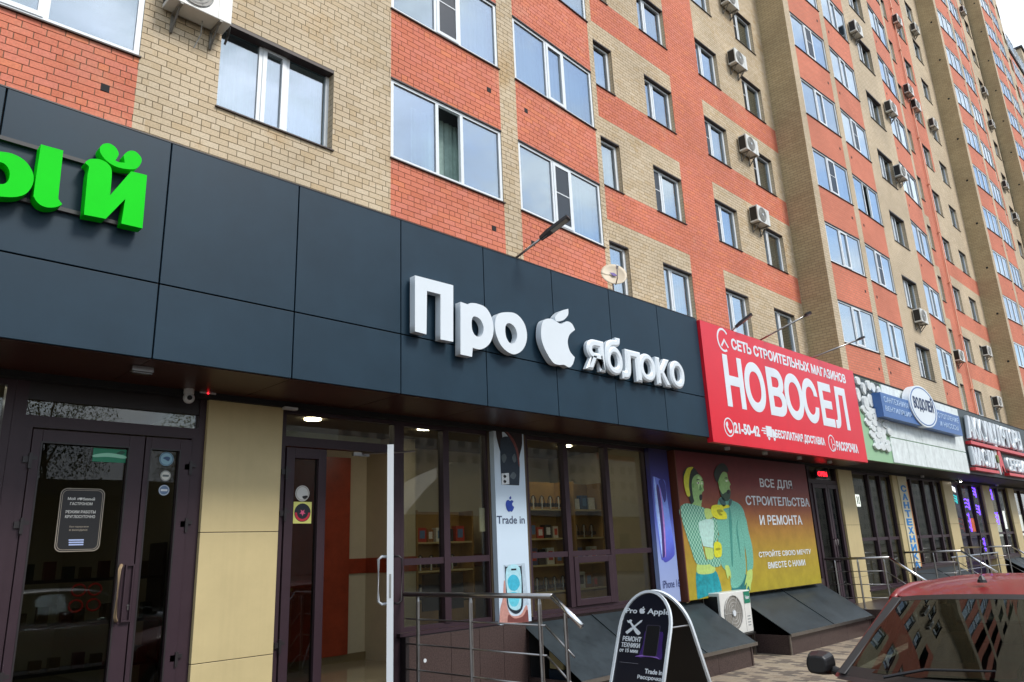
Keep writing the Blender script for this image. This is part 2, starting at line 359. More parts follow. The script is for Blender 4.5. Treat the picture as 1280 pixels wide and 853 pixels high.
# ================================================================== THE APARTMENT BUILDING
CO = 2.98 / 31                      # brick course
YF, YR = 9.31, 10.55                # bay front and recess planes
BLD = empty('apartment_building', (30, 12, -.08), 'tall red and tan brick apartment building rising behind the row of shops', 'building')
BO = (30, 12, -.08)
mort, BY, BR, TX = MB(), MB(), MB(), MB()
singles = []                        # candidates for bricks of their own
def brick(mb, P, D, Nn, s0, s1, z0, z1, tone):
    # front face plus four sides, 12 mm proud of the mortar
    def pt(s, z, o): return (P[0] + D[0] * s - Nn[0] * o, P[1] + D[1] * s - Nn[1] * o, z)
    vs = [pt(s0, z0, 0), pt(s1, z0, 0), pt(s1, z1, 0), pt(s0, z1, 0), pt(s0, z0, .014), pt(s1, z0, .014), pt(s1, z1, .014), pt(s0, z1, .014)]
    mb.add(vs, [(0, 1, 2, 3), (4, 5, 1, 0), (3, 2, 6, 7), (4, 0, 3, 7), (1, 5, 6, 2)], 0, tone)
def facade(P0, P1, strips, zb, i0, i1, geo):
    dx, dy = P1[0] - P0[0], P1[1] - P0[1]; Ln = math.hypot(dx, dy); D = (dx / Ln, dy / Ln); Nn = (D[1], -D[0])
    # backing sheets strip by strip, run lengths of one kind
    for s0, s1, kf in strips:
        i = i0
        while i < i1:
            k = kf(i); j = i
            while j < i1 and kf(j) == k: j += 1
            if k:
                o = .010 if geo else 0
                a = (P0[0] + D[0] * s0 - Nn[0] * o, P0[1] + D[1] * s0 - Nn[1] * o); b = (P0[0] + D[0] * s1 - Nn[0] * o, P0[1] + D[1] * s1 - Nn[1] * o)
                z0, z1 = zb + i * CO, zb + j * CO
                (mort if geo else TX).quad((a[0], a[1], z0), (b[0], b[1], z0), (b[0], b[1], z1), (a[0], a[1], z1), 0 if geo else (0 if k == 'y' else 1))
                if geo:
                    for q in (a, b):     # cheeks that close the 10 mm step
                        pass
            i = j
    if not geo: return
    J = .0105
    for i in range(i0, i1):
        z0, z1 = zb + i * CO + J / 2, zb + (i + 1) * CO - J / 2
        runs = []
        for s0, s1, kf in strips:
            k = kf(i)
            if runs and runs[-1][2] == k and abs(runs[-1][1] - s0) < 1e-4: runs[-1][1] = s1
            else: runs.append([s0, s1, k])
        hd = (i * 7 + int(P0[0] * 3)) % 6 == 2          # now and then a course of headers
        L_ = .13 if hd else .26
        ph = (.065 if hd else (.13 if i % 2 else 0)) + (.065 if (i // 6) % 2 else 0)
        for s0, s1, k in runs:
            if not k: continue
            mb = BY if k == 'y' else BR
            n = math.floor((s0 - ph) / L_)
            while True:
                a = max(s0, n * L_ + ph); b = min(s1, (n + 1) * L_ + ph); n += 1
                if a >= s1 - 1e-5: break
                if b - a < .013: continue
                a2 = a if a == s0 else a + J / 2; b2 = b if b == s1 else b - J / 2
                c = (P0[0] + D[0] * (a + b) / 2, P0[1] + D[1] * (a + b) / 2, (z0 + z1) / 2)
                if not inview(c, 220): continue
                full = abs((b - a) - L_) < 1e-4 and a2 > a and b2 < b
                if full and inview(c, -6) and c[0] < 6.2:
                    singles.append((c[0] ** 2 + c[1] ** 2 + c[2] ** 2 + (4 if hd else 0), c, D, Nn, L_, k, (a2, b2, z0, z1), P0))
                else:
                    brick(mb, P0, D, Nn, a2, b2, z0, z1, random.random())
def ybay(u): return YF + .18 * (1 - u / 3.4) if u < 3.4 else (YF if u < 10.25 else YF + .18 * (u - 10.25) / 3.4)
WINS = []                           # (kind, centre x, face y, z, angle, bay tag, row)
ZB_BAY = 8.13 - 31 * CO; ZB_REC = 7.69 - 31 * CO
def k_y(i): return 'y'
def k_log(i): return None if (i >= 31 and i % 31 < 16) else 'r'
def k_lw(i): return None if (i >= 28 and (i + 3) % 31 < 15) else 'y'
BAY = [(0, .45, k_y), (.45, 3.25, k_log), (3.25, 3.73, k_y), (3.73, 6.38, k_log), (6.38, 7.50, k_y), (7.50, 9.35, k_lw), (9.35, 10.4, k_y), (10.4, 13.2, k_log), (13.2, 13.65, k_y)]
def bay(X0, mirror, umax, geo, ztop, tagn, umin=0):
    i1 = int((ztop - ZB_BAY) / CO)
    for ua, ub in ((0, 3.4), (3.4, 10.25), (10.25, 13.65)):
        ub = min(ub, umax); ua = max(ua, umin)
        if ub <= ua: continue
        sg = -1 if mirror else 1
        P = lambda u: (X0 + sg * u, ybay(u))
        st = []
        for a, b, kf in BAY:
            a, b = max(a, ua), min(b, ub)
            if b - a < 1e-6: continue
            k_ = math.hypot(P(ub)[0] - P(ua)[0], P(ub)[1] - P(ua)[1]) / (ub - ua)
            st.append(((ub - b) * k_, (ub - a) * k_, kf) if mirror else ((a - ua) * k_, (b - ua) * k_, kf))
        if mirror: st = st[::-1]; facade(P(ub), P(ua), st, ZB_BAY, -4, i1, geo)
        else: facade(P(ua), P(ub), st, ZB_BAY, -4, i1, geo)
    for a, b, kf in BAY:
        if b > umax or kf is k_y: continue
        u = (a + b) / 2; xa, xb = X0 + sg * a, X0 + sg * b
        if mirror: xa, xb, ya, yb_ = xb, xa, ybay(b), ybay(a)
        else: ya, yb_ = ybay(a), ybay(b)
        ang = math.atan2(yb_ - ya, xb - xa)
        for r in range(1, 17):
            z = ZB_BAY + (31 * r if kf is k_log else 31 * r - 3) * CO
            if z > ztop - 2: break
            x, y = (xa + xb) / 2, (ya + yb_) / 2
            if inview((x, y, z + .7), 110):
                WINS.append(('log%.2f' % (b - a) if kf is k_log else 'three', x, y, z, ang, tagn, r, a))
def recess(X0, width, geo, ztop, tagn, side=None):
    def kc(u):
        def f(i):
            z = ZB_REC + i * CO
            if u < 5.0: return 'r' if z > 19.6 or i % 31 >= 21 else 'y'
            if u < 6.85: return 'r'
            if z > 22.6: return 'r' if u < 8.6 else 'y'
            if z > 16.63: return 'y'
            return 'r' if i % 31 >= 21 else 'y'
        return f
    def kw(u):
        g = kc(u)
        return lambda i: None if (i >= 31 and i % 31 < 15) else g(i)
    E_ = [(0, .55, kc(.1)), (.55, 2.0, kw(1)), (2.0, 3.55, kc(2)), (3.55, 5.0, kw(4)), (5.0, 6.85, kc(6)), (6.85, 8.25, kw(8)), (8.25, 8.6, kc(8.4)), (8.6, 9.95, kc(9)), (9.95, 11.45, kw(11)), (11.45, width, kc(12))]
    if tagn == 1: E_ = [(a + .26 if a else 0, b + .26, k) for a, b, k in E_]; E_[-1] = (E_[-1][0], width, E_[-1][2])
    if width < 12: off = 12.2 - width; E_ = [(max(0, a - off), b - off, k) for a, b, k in E_ if b - off > .01]
    elif tagn != 1: E_[-1] = (11.45, width, kc(12))
    if width < 12: E_[0] = (0, E_[0][1], kc(9)) if E_[0][1] < .5 else E_[0]
    facade((X0, YR), (X0 + width, YR), E_, ZB_REC, -4, int((ztop - ZB_REC) / CO), geo)
    for n, (a, b, kf) in enumerate(E_):
        if kf(31 * 2) is not None: continue
        for r in range(1, 17):
            z = ZB_REC + 31 * r * CO
            if z > ztop - 2: break
            if inview((X0 + (a + b) / 2, YR, z + .7), 90): WINS.append(('small%.2f' % (b - a), X0 + (a + b) / 2, YR, z, 0, tagn, r, a))
ZT = 57.0
bay(13.05, True, 13.65, True, 17.0, 0, .26)
recess(12.79, 12.46, True, 25.0, 1)
bay(25.25, False, 13.65, False, 36.0, 2)
recess(38.9, 12.85, False, 44.0, 3)
bay(51.75, False, 6.6, False, ZT, 4)
recess(58.35, 11.95, False, ZT, 5)
bay(70.3, False, 8.5, False, ZT, 6)
# return walls, roof edges, walls above what the picture shows
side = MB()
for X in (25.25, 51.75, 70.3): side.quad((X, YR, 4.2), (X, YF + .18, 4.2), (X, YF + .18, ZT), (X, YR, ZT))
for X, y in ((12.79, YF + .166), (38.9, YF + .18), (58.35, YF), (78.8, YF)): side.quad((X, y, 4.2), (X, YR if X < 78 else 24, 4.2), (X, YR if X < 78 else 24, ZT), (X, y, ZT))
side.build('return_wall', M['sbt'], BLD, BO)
up = MB()
for a, b, y, z in ((-.6, 12.79, YF, 17.0), (12.79, 25.25, YR, 25.0), (25.25, 38.9, YF, 36.0), (38.9, 51.75, YR, 44.0)):
    up.quad((a, y, z - .3 if z < 0 else z), (b, y, z), (b, y, ZT), (a, y, ZT))
up.quad((-20, YR, 4.2), (-.6, YR, 4.2), (-.6, YR, ZT), (-20, YR, ZT)); up.quad((-.6, YR, 4.2), (-.6, YF + .18, 4.2), (-.6, YF + .18, ZT), (-.6, YR, ZT))
up.build('upper_wall', M['ybt'], BLD, BO)
mort.build('mortar_bed', M['mortar'], BLD, BO)['kind'] = 'stuff'
TX.build('brick_facade', [M['ybt'], M['rbt']], BLD, BO)
ROOFM = MB(); ROOFM.box(-20, 78.8, YR + 1.1, 24, ZT - .1, ZT + .3)
ROOFM.build('roof', M['roof'], BLD, BO)
inner = MB(); inner.quad((-20, 12.2, 4), (78.7, 12.2, 4), (78.7, 12.2, ZT), (-20, 12.2, ZT)); inner.build('interior_wall', M['room'], BLD, BO)  # one dark sheet, the dimness of the rooms put into its colour
# the 300 bricks that show largest are pieces of their own
singles.sort(key=lambda t: t[0])
bmesh_cache = {}
for n, (d, c, D, Nn, L_, k, ex, P0) in enumerate(singles):
    if n < 300:
        key = (k, L_)
        if key not in bmesh_cache:
            mb = MB(); h = CO - .0105; wv = L_ - .0105
            brick(mb, (-wv / 2, 0), (1, 0), (0, -1), 0, wv, -h / 2, h / 2, 0)
            mb.tone = [0] * len(mb.f); bmesh_cache[key] = mb.mesh('brick', M['yb' if k == 'y' else 'rb'])
        o = inst('brick', bmesh_cache[key], BLD, (c[0] - BO[0], c[1] - BO[1], c[2] - BO[2])); o.rotation_euler[2] = math.atan2(D[1], D[0])
    else:
        brick(BY if k == 'y' else BR, P0, D, Nn, *ex, random.random())
BY.build('tan_brickwork', M['yb'], BLD, BO)['kind'] = 'stuff'
BR.build('red_brickwork', M['rb'], BLD, BO)['kind'] = 'stuff'

# ---------------------------------------------------------------- windows
def curtain_mb(x0, x1, y, z0, z1, amp=.02, per=.11):
    mb = MB(); n = max(4, int((x1 - x0) / .035)); rows = []
    for z in (z0, z1):
        rows.append([(x0 + (x1 - x0) * i / n, y + amp * math.sin(i * 2 * math.pi * .035 / per + math.sin(i * .7)), z) for i in range(n + 1)])
    mb.grid(rows); return mb
def make_window(w_, h_, sashes, rec, fr=.07, sashf=.055, var='plain', reveal='y', side_gap=.0):
    """origin: middle of the opening's lower edge on the brick face; sashes: fractions; rec: how far the frame sits back"""
    W2 = w_ / 2 - side_gap; y0, y1 = rec, rec + .07
    f = MB(); mi = 0
    f.box(-W2, W2, y0, y1, 0, fr, mi); f.box(-W2, W2, y0, y1, h_ - fr * .8, h_, mi)
    f.box(-W2, -W2 + fr, y0, y1, fr, h_ - fr * .8, mi); f.box(W2 - fr, W2, y0, y1, fr, h_ - fr * .8, mi)
    xs = [-W2 + fr]; tot = 2 * W2 - 2 * fr
    for s in sashes: xs.append(xs[-1] + s * tot)
    for x in xs[1:-1]: f.box(x - .035, x + .035, y0 + .003, y1 - .003, fr, h_ - fr * .8, mi)
    # reveals
    if rec > .08:
        d = y0
        for x, s in ((-w_ / 2, 1), (w_ / 2, -1)): f.quad((x, .0, 0), (x, d + .1, 0), (x, d + .1, h_), (x, .0, h_), 1) if s > 0 else f.quad((x, d + .1, 0), (x, .0, 0), (x, .0, h_), (x, d + .1, h_), 1)
    root = f.build('window', [M['pvc'], M['ybt'] if reveal == 'y' else M['rbt']])
    s_ = MB(); s_.box(-w_ / 2 - .02, w_ / 2 + .02, -.035, y0 + .01, -.022, -.002); s_.build('sill', M['lintel'], root)
    l_ = MB()
    if rec > .08: l_.box(-w_ / 2 + .001, w_ / 2 - .001, .002, y0 + .02, h_ - (.055 if w_ > 1.8 else .035), h_ - .001)
    else: l_.box(-w_ / 2, w_ / 2, -.012, y0 + .02, h_ + .001, h_ + .03)
    l_.build('lintel', M['lintel'], root)  # steel angle, with the shade under the window head put into its brown
    for n in range(len(sashes)):
        a, b = xs[n] + (.035 if n else 0), xs[n + 1] - (.035 if n < len(sashes) - 1 else 0)
        z0, z1 = fr, h_ - fr * .8
        op = (n == len(sashes) - 1 - 1 if len(sashes) > 2 else n == 0)
        if var == 'open' and op:
            # sash swung inwards
            sf = MB(); an = math.radians(48)
            def sb(u0, u1, v0, v1):
                sf.hexa([(a + u0 * math.cos(an), y1 + u0 * math.sin(an), v0), (a + u1 * math.cos(an), y1 + u1 * math.sin(an), v0), (a + u1 * math.cos(an) - .04 * math.sin(an), y1 + u1 * math.sin(an) + .04 * math.cos(an), v0), (a + u0 * math.cos(an) - .04 * math.sin(an), y1 + u0 * math.sin(an) + .04 * math.cos(an), v0)],
                        [(a + u0 * math.cos(an), y1 + u0 * math.sin(an), v1), (a + u1 * math.cos(an), y1 + u1 * math.sin(an), v1), (a + u1 * math.cos(an) - .04 * math.sin(an), y1 + u1 * math.sin(an) + .04 * math.cos(an), v1), (a + u0 * math.cos(an) - .04 * math.sin(an), y1 + u0 * math.sin(an) + .04 * math.cos(an), v1)])
            sw = b - a
            sb(0, .06, z0, z1); sb(sw - .06, sw, z0, z1); sb(.06, sw - .06, z0, z0 + .06); sb(.06, sw - .06, z1 - .06, z1)
            so_ = sf.build('open_sash', M['pvc'], root)
            continue
        if op or (len(sashes) == 2):
            sf = MB(); y = y0 - .012
            sf.box(a - .01, a + sashf, y, y0 + .04, z0 - .01, z1 + .01); sf.box(b - sashf, b + .01, y, y0 + .04, z0 - .01, z1 + .01)
            sf.box(a + sashf, b - sashf, y, y0 + .04, z0 - .01, z0 + sashf); sf.box(a + sashf, b - sashf, y, y0 + .04, z1 - sashf, z1 + .01)
            so_ = sf.build('sash', M['pvc'], root)
            a += sashf; b -= sashf; z0 += sashf; z1 -= sashf
            if var == 'screen' and op:
                g = MB(); g.box(a, b, y0 - .002, y0 + .004, z0, z1); g.build('insect_screen', M['wdark'], root)
                g = MB(); g.box(a, b, y0 - .008, y0 + .006, z0 + (z1 - z0) * .52, z0 + (z1 - z0) * .52 + .022); g.build('screen_bar', M['pvc'], root)
        g = MB(); g.box(a - .003, b + .003, y0 + .028, y0 + .040, z0 - .003, z1 + .003); g.build('pane', M['wglass'], root)
    # what hangs behind the panes
    if var in ('curtain', 'blind', 'screen', 'open', 'half'):
        cm = M['curtain2'] if var == 'open' else M['curtain']
        if var in ('curtain', 'blind'): curtain_mb(-W2 + .05, W2 - .05, y1 + .14, .05, h_ - .05).build('curtain', cm, root)
        elif var == 'half': curtain_mb(-W2 + .05, -W2 + tot * .62, y1 + .14, .05, h_ - .05).build('curtain', cm, root)
        elif var == 'screen': curtain_mb(xs[-2] + .05, W2 - .05, y1 + .14, .05, h_ - .05).build('curtain', cm, root)
        else: curtain_mb(xs[1] - .3, xs[2] + .35, y1 + .32, .05, h_ - .05).build('curtain', cm, root)
    return root
PW = {}
def proto(kind, var, rev):
    key = (kind, var, rev)
    if key not in PW:
        w_ = float(kind[3:]) if kind.startswith('log') else (float(kind[5:]) if kind.startswith('small') else 1.85)
        if kind.startswith('log'): PW[key] = make_window(w_, 16 * CO, (.385, .235, .38), .02, var=var)
        elif kind == 'three': PW[key] = make_window(w_, 15 * CO, (.36, .25, .39), .15, fr=.06, var=var)
        else: PW[key] = make_window(w_, 15 * CO, (.32, .68), .12, fr=.075, sashf=.045, var=var, reveal=rev)
    return PW[key]
def far_window(w_, h_, n, rec, cv=1):
    f = MB(); W2 = w_ / 2; y = rec
    f.box(-W2, W2, y, y + .06, 0, .09); f.box(-W2, W2, y, y + .06, h_ - .08, h_)
    for i in range(n + 1):
        x = -W2 + .05 + (w_ - .1) * i / n; f.box(x - .05, x + .05, y + .001, y + .06, .09, h_ - .08)
    f.quad((-W2, y + .03, .05), (W2, y + .03, .05), (W2, y + .03, h_ - .05), (-W2, y + .03, h_ - .05), 1)
    if cv: xr = W2 if cv == 1 else -W2 + w_ * .45; f.quad((-W2, y + .2, .05), (xr, y + .2, .05), (xr, y + .2, h_ - .05), (-W2, y + .2, h_ - .05), 3)
    f.box(-W2 - .02, W2 + .02, -.04, y, -.03, 0, 2)
    if rec > .1:
        f.box(-W2, W2, .002, y, h_ - .09, h_, 2)  # lintel bar, its brown also standing for shade at the window head
        f.quad((-W2, 0, 0), (-W2, y + .1, 0), (-W2, y + .1, h_), (-W2, 0, h_), 4); f.quad((W2, y + .1, 0), (W2, 0, 0), (W2, 0, h_), (W2, y + .1, h_), 4)
    return f.mesh('window', [M['pvc'], M['wglass'], M['lintel'], M['curtain'], M['ybt']])
FW = {}
hh = lambda *a: random.Random(str(a)).random()
fixed = {(0, .45, 1): 'screen', (0, .45, 2): 'blind', (0, 3.73, 1): 'open', (0, 3.73, 2): 'screen', (0, 7.5, 1): 'curtain', (0, 10.4, 1): 'plain',
         (2, .45, 2): 'blind', (2, .45, 3): 'screen', (2, .45, 4): 'plain', (2, .45, 5): 'screen', (2, 3.73, 2): 'screen', (2, 3.73, 3): 'open', (2, 3.73, 4): 'screen'}
nw = 0
for kind, x, y, z, ang, tg, r, a in WINS:
    far = tg >= 4
    if far:
        cv = int(hh(tg, a, r, 'c') * 3); fk = (kind, cv)
        if fk not in FW:
            FW[fk] = far_window(float(kind[3:]), 16 * CO, 3, .02, cv) if kind.startswith('log') else (far_window(float(kind[5:]), 15 * CO, 2, .15, cv) if kind.startswith('small') else far_window(1.85, 15 * CO, 3, .15, cv))
        o = inst('window', FW[fk], BLD)
    else:
        var = fixed.get((tg, a, r))
        if not var:
            t = hh(tg, a, r)
            var = 'screen' if t < .3 else 'curtain' if t < .80 else 'half' if t < .93 else 'plain'
            if kind.startswith('log') and var == 'curtain': var = 'blind'
        rev = 'r' if (tg in (1, 3) and 6 < a < 7 and z < 0) else 'y'
        o = copy_tree(proto(kind, var, rev), BLD)
    o.location = (x - BO[0], y - BO[1], z - BO[2]); o.rotation_euler = (0, 0, ang); nw += 1
def kill(o):
    for c in list(o.children): kill(c)
    bpy.data.objects.remove(o)
for p in PW.values(): kill(p)
# vents in the red spandrels, the shade of their openings put into black boxes
vm = MB(); vm.box(-.05, .05, -.006, .008, -.05, .05); vmesh = vm.mesh('vent', M['joint'])
for X0, sg, zt in ((13.05, -1, 16), (25.25, 1, 34), (51.75, 1, 52), (70.3, 1, 52)):
    for r in range(1, 17):
        z = ZB_BAY + 31 * r * CO - .62
        if z > zt: break
        for u in (2.95, 4.02, 10.75 if X0 < 60 else 4.02):
            p = (X0 + sg * u, ybay(u), z)
            if inview(p, 10): inst('vent', vmesh, BLD, (p[0] - BO[0], p[1] - BO[1], p[2] - BO[2]))
for X in (51.75, 70.3):
    vm = MB(); vm.box(-.004, .01, -.06, .06, -.06, .06); vv = vm.mesh('vent', M['joint'])  # black boxes again, painted as the dark of the holes
    for r in range(2, 16):
        p = (X, YF + .55, ZB_BAY + 31 * r * CO + .3)
        if inview(p, 5): inst('vent', vv, BLD, (p[0] - BO[0], p[1] - BO[1], p[2] - BO[2]))
# pale downpipe in the second recess
pm = MB(); pm.tube([(45.0, YR - .08, 4.5), (45.0, YR - .08, ZT)], .038, 8)
for z in range(6, 56, 3): pm.box(44.93, 45.07, YR - .15, YR, z, z + .05)
tag(pm.build('downpipe', flat('terracotta pipe', 236, 180, 150)), 'pale terracotta downpipe running up the red strip of the second recess', 'pipe')

# lower continuation and the block behind it
LB = empty('apartment_block', (92, 12, -.08), 'lower brick block continuing past the end of the tall building', 'building'); LO = (92, 12, -.08)
b = MB(); z1 = 46.1
for i in range(6):
    x = 78.85 + i * 5.2; b.quad((x, YF, 4), (x + 3.4, YF, 4), (x + 3.4, YF, z1), (x, YF, z1), 1); b.quad((x + 3.4, YF, 4), (x + 5.2, YF, 4), (x + 5.2, YF, z1), (x + 3.4, YF, z1), 0)
b.build('wall', [M['ybt'], M['rbt']], LB, LO)
b = MB(); b.box(78.85, 110.05, YF - .12, 22, z1, z1 + .25); b.build('roof', M['roof'], LB, LO)
fwm = far_window(2.6, 1.5, 3, -.06); fws = far_window(1.3, 1.43, 2, -.06)
for i in range(6):
    for r in range(1, 15):
        for x, me in ((78.85 + i * 5.2 + 1.7, fwm), (78.85 + i * 5.2 + 4.4, fws)):
            if inview((x, YF, 5.1 + r * 2.98), 30): inst('window', me, LB, (x - LO[0], YF - .005 - LO[1], 5.1 + r * 2.98 - LO[2]))
pz = atX(1276, 60, 114); 
B2 = empty('apartment_tower', (124, 20, -.08), 'distant tan brick tower whose dark end wall shows under the sky', 'building'); O2 = (124, 20, -.08)
b = MB(); b.box(114, 134, pz.y, pz.y + 16, 4, pz.z); b.build('wall', M['ybt'], B2, O2)
b = MB(); b.box(113.8, 134.2, pz.y - .2, pz.y + 16.2, pz.z, pz.z + .3); b.build('roof', M['roof'], B2, O2)
# ================================================================== THE ROW OF SHOPS
class Thing:
    def __init__(s, name, org, label, cat, group=None):
        s.o = org; s.e = empty(name, org, label, cat, group)
    def part(s, name, mb, mats, parent=None, smooth=False, fix=False): return mb.build(name, mats, parent or s.e, s.o, smooth, fix)
    def flat(s, name, me, y, mats, parent=None): return put(name, stand(me, y, s.o), mats, parent or s.e)
    def box(s, name, b, mat_, parent=None, bv=0):
        o = MB().box(*b).build(name, mat_, parent or s.e, s.o)
        if bv: bevel(o, bv)
        return o
FA, SH = 5.87, 6.90                 # fascia plane, shopfront plane
GZ = -.08                           # pavement level
LZ = .33                            # landing and shop floor level
TOP, BOT, MID = 5.05, 3.19, 3.805
# ---- canopy: dark panels, soffit, flat roof
CN = Thing('shop_canopy', (5, 6.5, BOT), 'dark anthracite panel fascia with maroon soffit projecting over the shops', 'canopy')
CN.box('backing', (-6, 40, FA + .03, FA + .10, BOT + .01, TOP - .01), M['joint'])
CN.box('flat_roof', (-6, 40, FA + .10, YR, 4.88, 4.98), M['roof'])
CN.box('coping', (-6, 9.99, FA - .004, FA + .16, TOP, TOP + .012), M['alud'])
xs = [-3.88, -2.706, -1.532, -.358, .816, 1.99, 3.164, 4.338, 5.50, 6.66, 7.81, 8.94, 10.03]
for i in range(len(xs) - 1):
    for z0, z1 in ((BOT, MID), (MID, TOP)):
        o = CN.box('panel', (xs[i] + .006, xs[i + 1] - .006, FA, FA + .028, z0 + .006, z1 - .006 if z1 < 5 else z1), M['panel'], bv=.003)
CN.box('soffit_backing', (-6, 40, FA + .10, SH + .3, BOT + .03, BOT + .05), M['joint'])
sx = xs[:-1] + [10.03 + 1.15 * i for i in range(27)]
for i in range(len(sx) - 1):
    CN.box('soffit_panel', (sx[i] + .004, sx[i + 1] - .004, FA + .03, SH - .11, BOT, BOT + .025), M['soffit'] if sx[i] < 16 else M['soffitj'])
CN.box('soffit_trim', (-6, 40, SH - .11, SH - .02, BOT - .055, BOT + .02), M['joint'])
# soffit downlights over the red shop
for k, (px, py) in enumerate(((909, 561), (956, 567), (999, 573), (1037, 578), (1109, 600), (1183, 603), (1244, 607))):
    p = atZ(px, py, BOT - .03)
    s = MB(); s.disc((0, 0, 0), .045, 'z', .05, 12, 0, .045); s.disc((0, 0, -.008), .032, 'z', .009, 12, 1)
    inst('soffit_spotlight', s.mesh('soffit_spotlight', [M['white'], M['lamp'] if k == 5 else M['steel']]), CN.e, (p.x - 5, min(p.y, SH - .2) - 6.5, -.052))
# ---- ground-floor walls, rooms
GW = Thing('ground_floor', (8, 9, GZ), 'ground floor rooms of the shops with cream walls and polished floor behind the glass', 'interior')
GW.box('floor', (-6, 40, SH - .02, 12.4, LZ - .2, LZ), M['floor'])
GW.box('interior_ceiling', (-6, 40, SH + .1, 12.4, 3.30, 3.36), M['ceil'])
GW.box('back_wall', (-6, 40, 12.3, 12.4, LZ, 3.3), M['plaster'])
for x in (3.22, 10.46, 15.5, 20.2, 24.5, 28.6): GW.box('partition', (x, x + .14, SH + .16, 12.3, LZ, 3.3), M['plaster'])
GW.box('partition', (-3.0, -2.9, SH + .16, 12.3, LZ, 3.3), M['plaster'])
# phone shop interior seen through the open door
GW.box('wood_panel', (5.05, 5.99, 9.30, 9.36, LZ + .10, 3.05), M['wood'])
GW.box('inner_wall', (5.02, 6.35, 9.36, 9.50, LZ, 3.3), M['plaster'])
GW.box('inner_column', (6.30, 6.72, 8.75, 9.36, LZ, 3.3), M['plaster'])
GW.box('inner_wall', (6.72, 10.4, 9.5, 9.64, LZ, 3.3), M['plaster'])
GW.box('wall_band', (5.99, 6.30, 9.338, 9.36, 1.46, 1.66), M['wood']); GW.box('wall_band', (6.29, 6.73, 8.735, 8.75, 1.46, 1.66), M['wood']); GW.box('wall_band', (6.73, 9.4, 9.485, 9.5, 1.46, 1.66), M['wood'])
GW.box('wall_band', (6.285, 6.30, 8.75, 9.36, 1.46, 1.66), M['wood'])
GW.box('skirting', (5.02, 6.3, 9.335, 9.36, LZ, LZ + .10), flat('beige skirting', 120, 104, 74)); GW.box('skirting', (6.28, 6.74, 8.73, 8.75, LZ, LZ + .10), M['floor'])
for x, y in [(lambda q: (q.x, q.y))(atZ(px, py, 3.285)) for px, py in ((391, 525), (531, 537))] + [(8.0, 7.9), (9.3, 8.1), (1.0, 7.6)]:
    s = MB(); s.disc((0, 0, 0), .10, 'z', .012, 20); inst('ceiling_light', s.mesh('ceiling_light', M['lamp']), GW.e, (x - 8, y - 9, 3.285 - GZ))

# ---- clad pillars
def pillar(x0, x1, label, zb=LZ - .05, mat_=M['tile'], ya=SH - .06):
    t = Thing('clad_pillar', ((x0 + x1) / 2, ya + .2, zb), label, 'pillar', 'sand coloured pillars between the shops')
    t.box('core', (x0 + .02, x1 - .02, ya + .02, SH + .3, zb, BOT), M['joint'])
    zz = [zb, .845, 1.935, BOT - .004]
    for a, b in zip(zz, zz[1:]): t.box('cladding_panel', (x0, x1, ya, ya + .05, a + .003, b - .003), mat_, bv=.003)
    for a, b in zip(zz, zz[1:]):
        t.box('side_panel', (x0, x0 + .02, ya + .052, SH + .15, a + .003, b - .003), mat_); t.box('side_panel', (x1 - .02, x1, ya + .052, SH + .15, a + .003, b - .003), mat_)
    return t
pillar(2.86, 3.61, 'broad sand coloured pillar between the grocery doors and the open phone shop door')
pillar(16.93, 17.68, 'sand coloured pillar right of the builders shop door')
pillar(24.15, 24.95, 'sand coloured pillar between the grey and the violet lit windows')
pillar(28.15, 29.0, 'sand coloured pillar after the violet lit windows')
pillar(31.25, 32.1, 'last sand coloured pillar before the edge of the photo')
pillar(20.19, 20.5, 'narrow sand pillar beside the vertical blue lettered board')
pillar(10.47, 10.53, 'thin sand coloured strip between the phone poster and the builders banner')
pb = flat('olive brown cladding', 84, 70, 52)
t = Thing('wall_strip', (6.49, 6.9, LZ), 'olive brown strip beside the white trade in poster', 'wall strip'); t.box('cladding', (6.42, 7.10, SH - .02, SH + .12, LZ, BOT), pb)
t = Thing('wall_strip', (9.86, 6.9, LZ), 'olive brown strip beside the blue phone poster', 'wall strip'); t.box('cladding', (9.80, 10.47, SH - .02, SH + .12, LZ, BOT), pb)

# ---- glazed entrances and windows
def frame_rect(mb, x0, x1, z0, z1, w_, y0, y1, mi=0):
    mb.box(x0, x0 + w_, y0, y1, z0, z1, mi); mb.box(x1 - w_, x1, y0, y1, z0, z1, mi)
    mb.box(x0 + w_, x1 - w_, y0 + .001, y1 - .001, z0, z0 + w_, mi); mb.box(x0 + w_, x1 - w_, y0 + .001, y1 - .001, z1 - w_, z1, mi)
def pane(t, x0, x1, z0, z1, y=SH + .035, mt='sglass', parent=None, name='pane'): return t.box(name, (x0 - .004, x1 + .004, y, y + .010, z0 - .004, z1 + .004), M[mt], parent)
def hinge(t, x, z, par):
    m_ = MB(); m_.box(x - .05, x - .005, SH - .03, SH + .0, z - .015, z + .035); m_.box(x - .012, x + .012, SH - .045, SH - .005, z - .06, z + .06); m_.box(x + .005, x + .05, SH - .032, SH - .012, z + .01, z + .04)
    t.part('hinge', m_, M['alud'], par)
def pull(t, x, z0, z1, out, par, m_=None, side=1):
    h = MB(); pts = [(x, SH - .012, z1), (x - .02 * side, SH - out * .8, z1), (x - .035 * side, SH - out, z1 - .03), (x - .035 * side, SH - out, z0 + .03), (x - .02 * side, SH - out * .8, z0), (x, SH - .012, z0)]
    h.tube(pts, .014, 8); return t.part('door_handle', h, m_ or M['alu'], par, smooth=True)
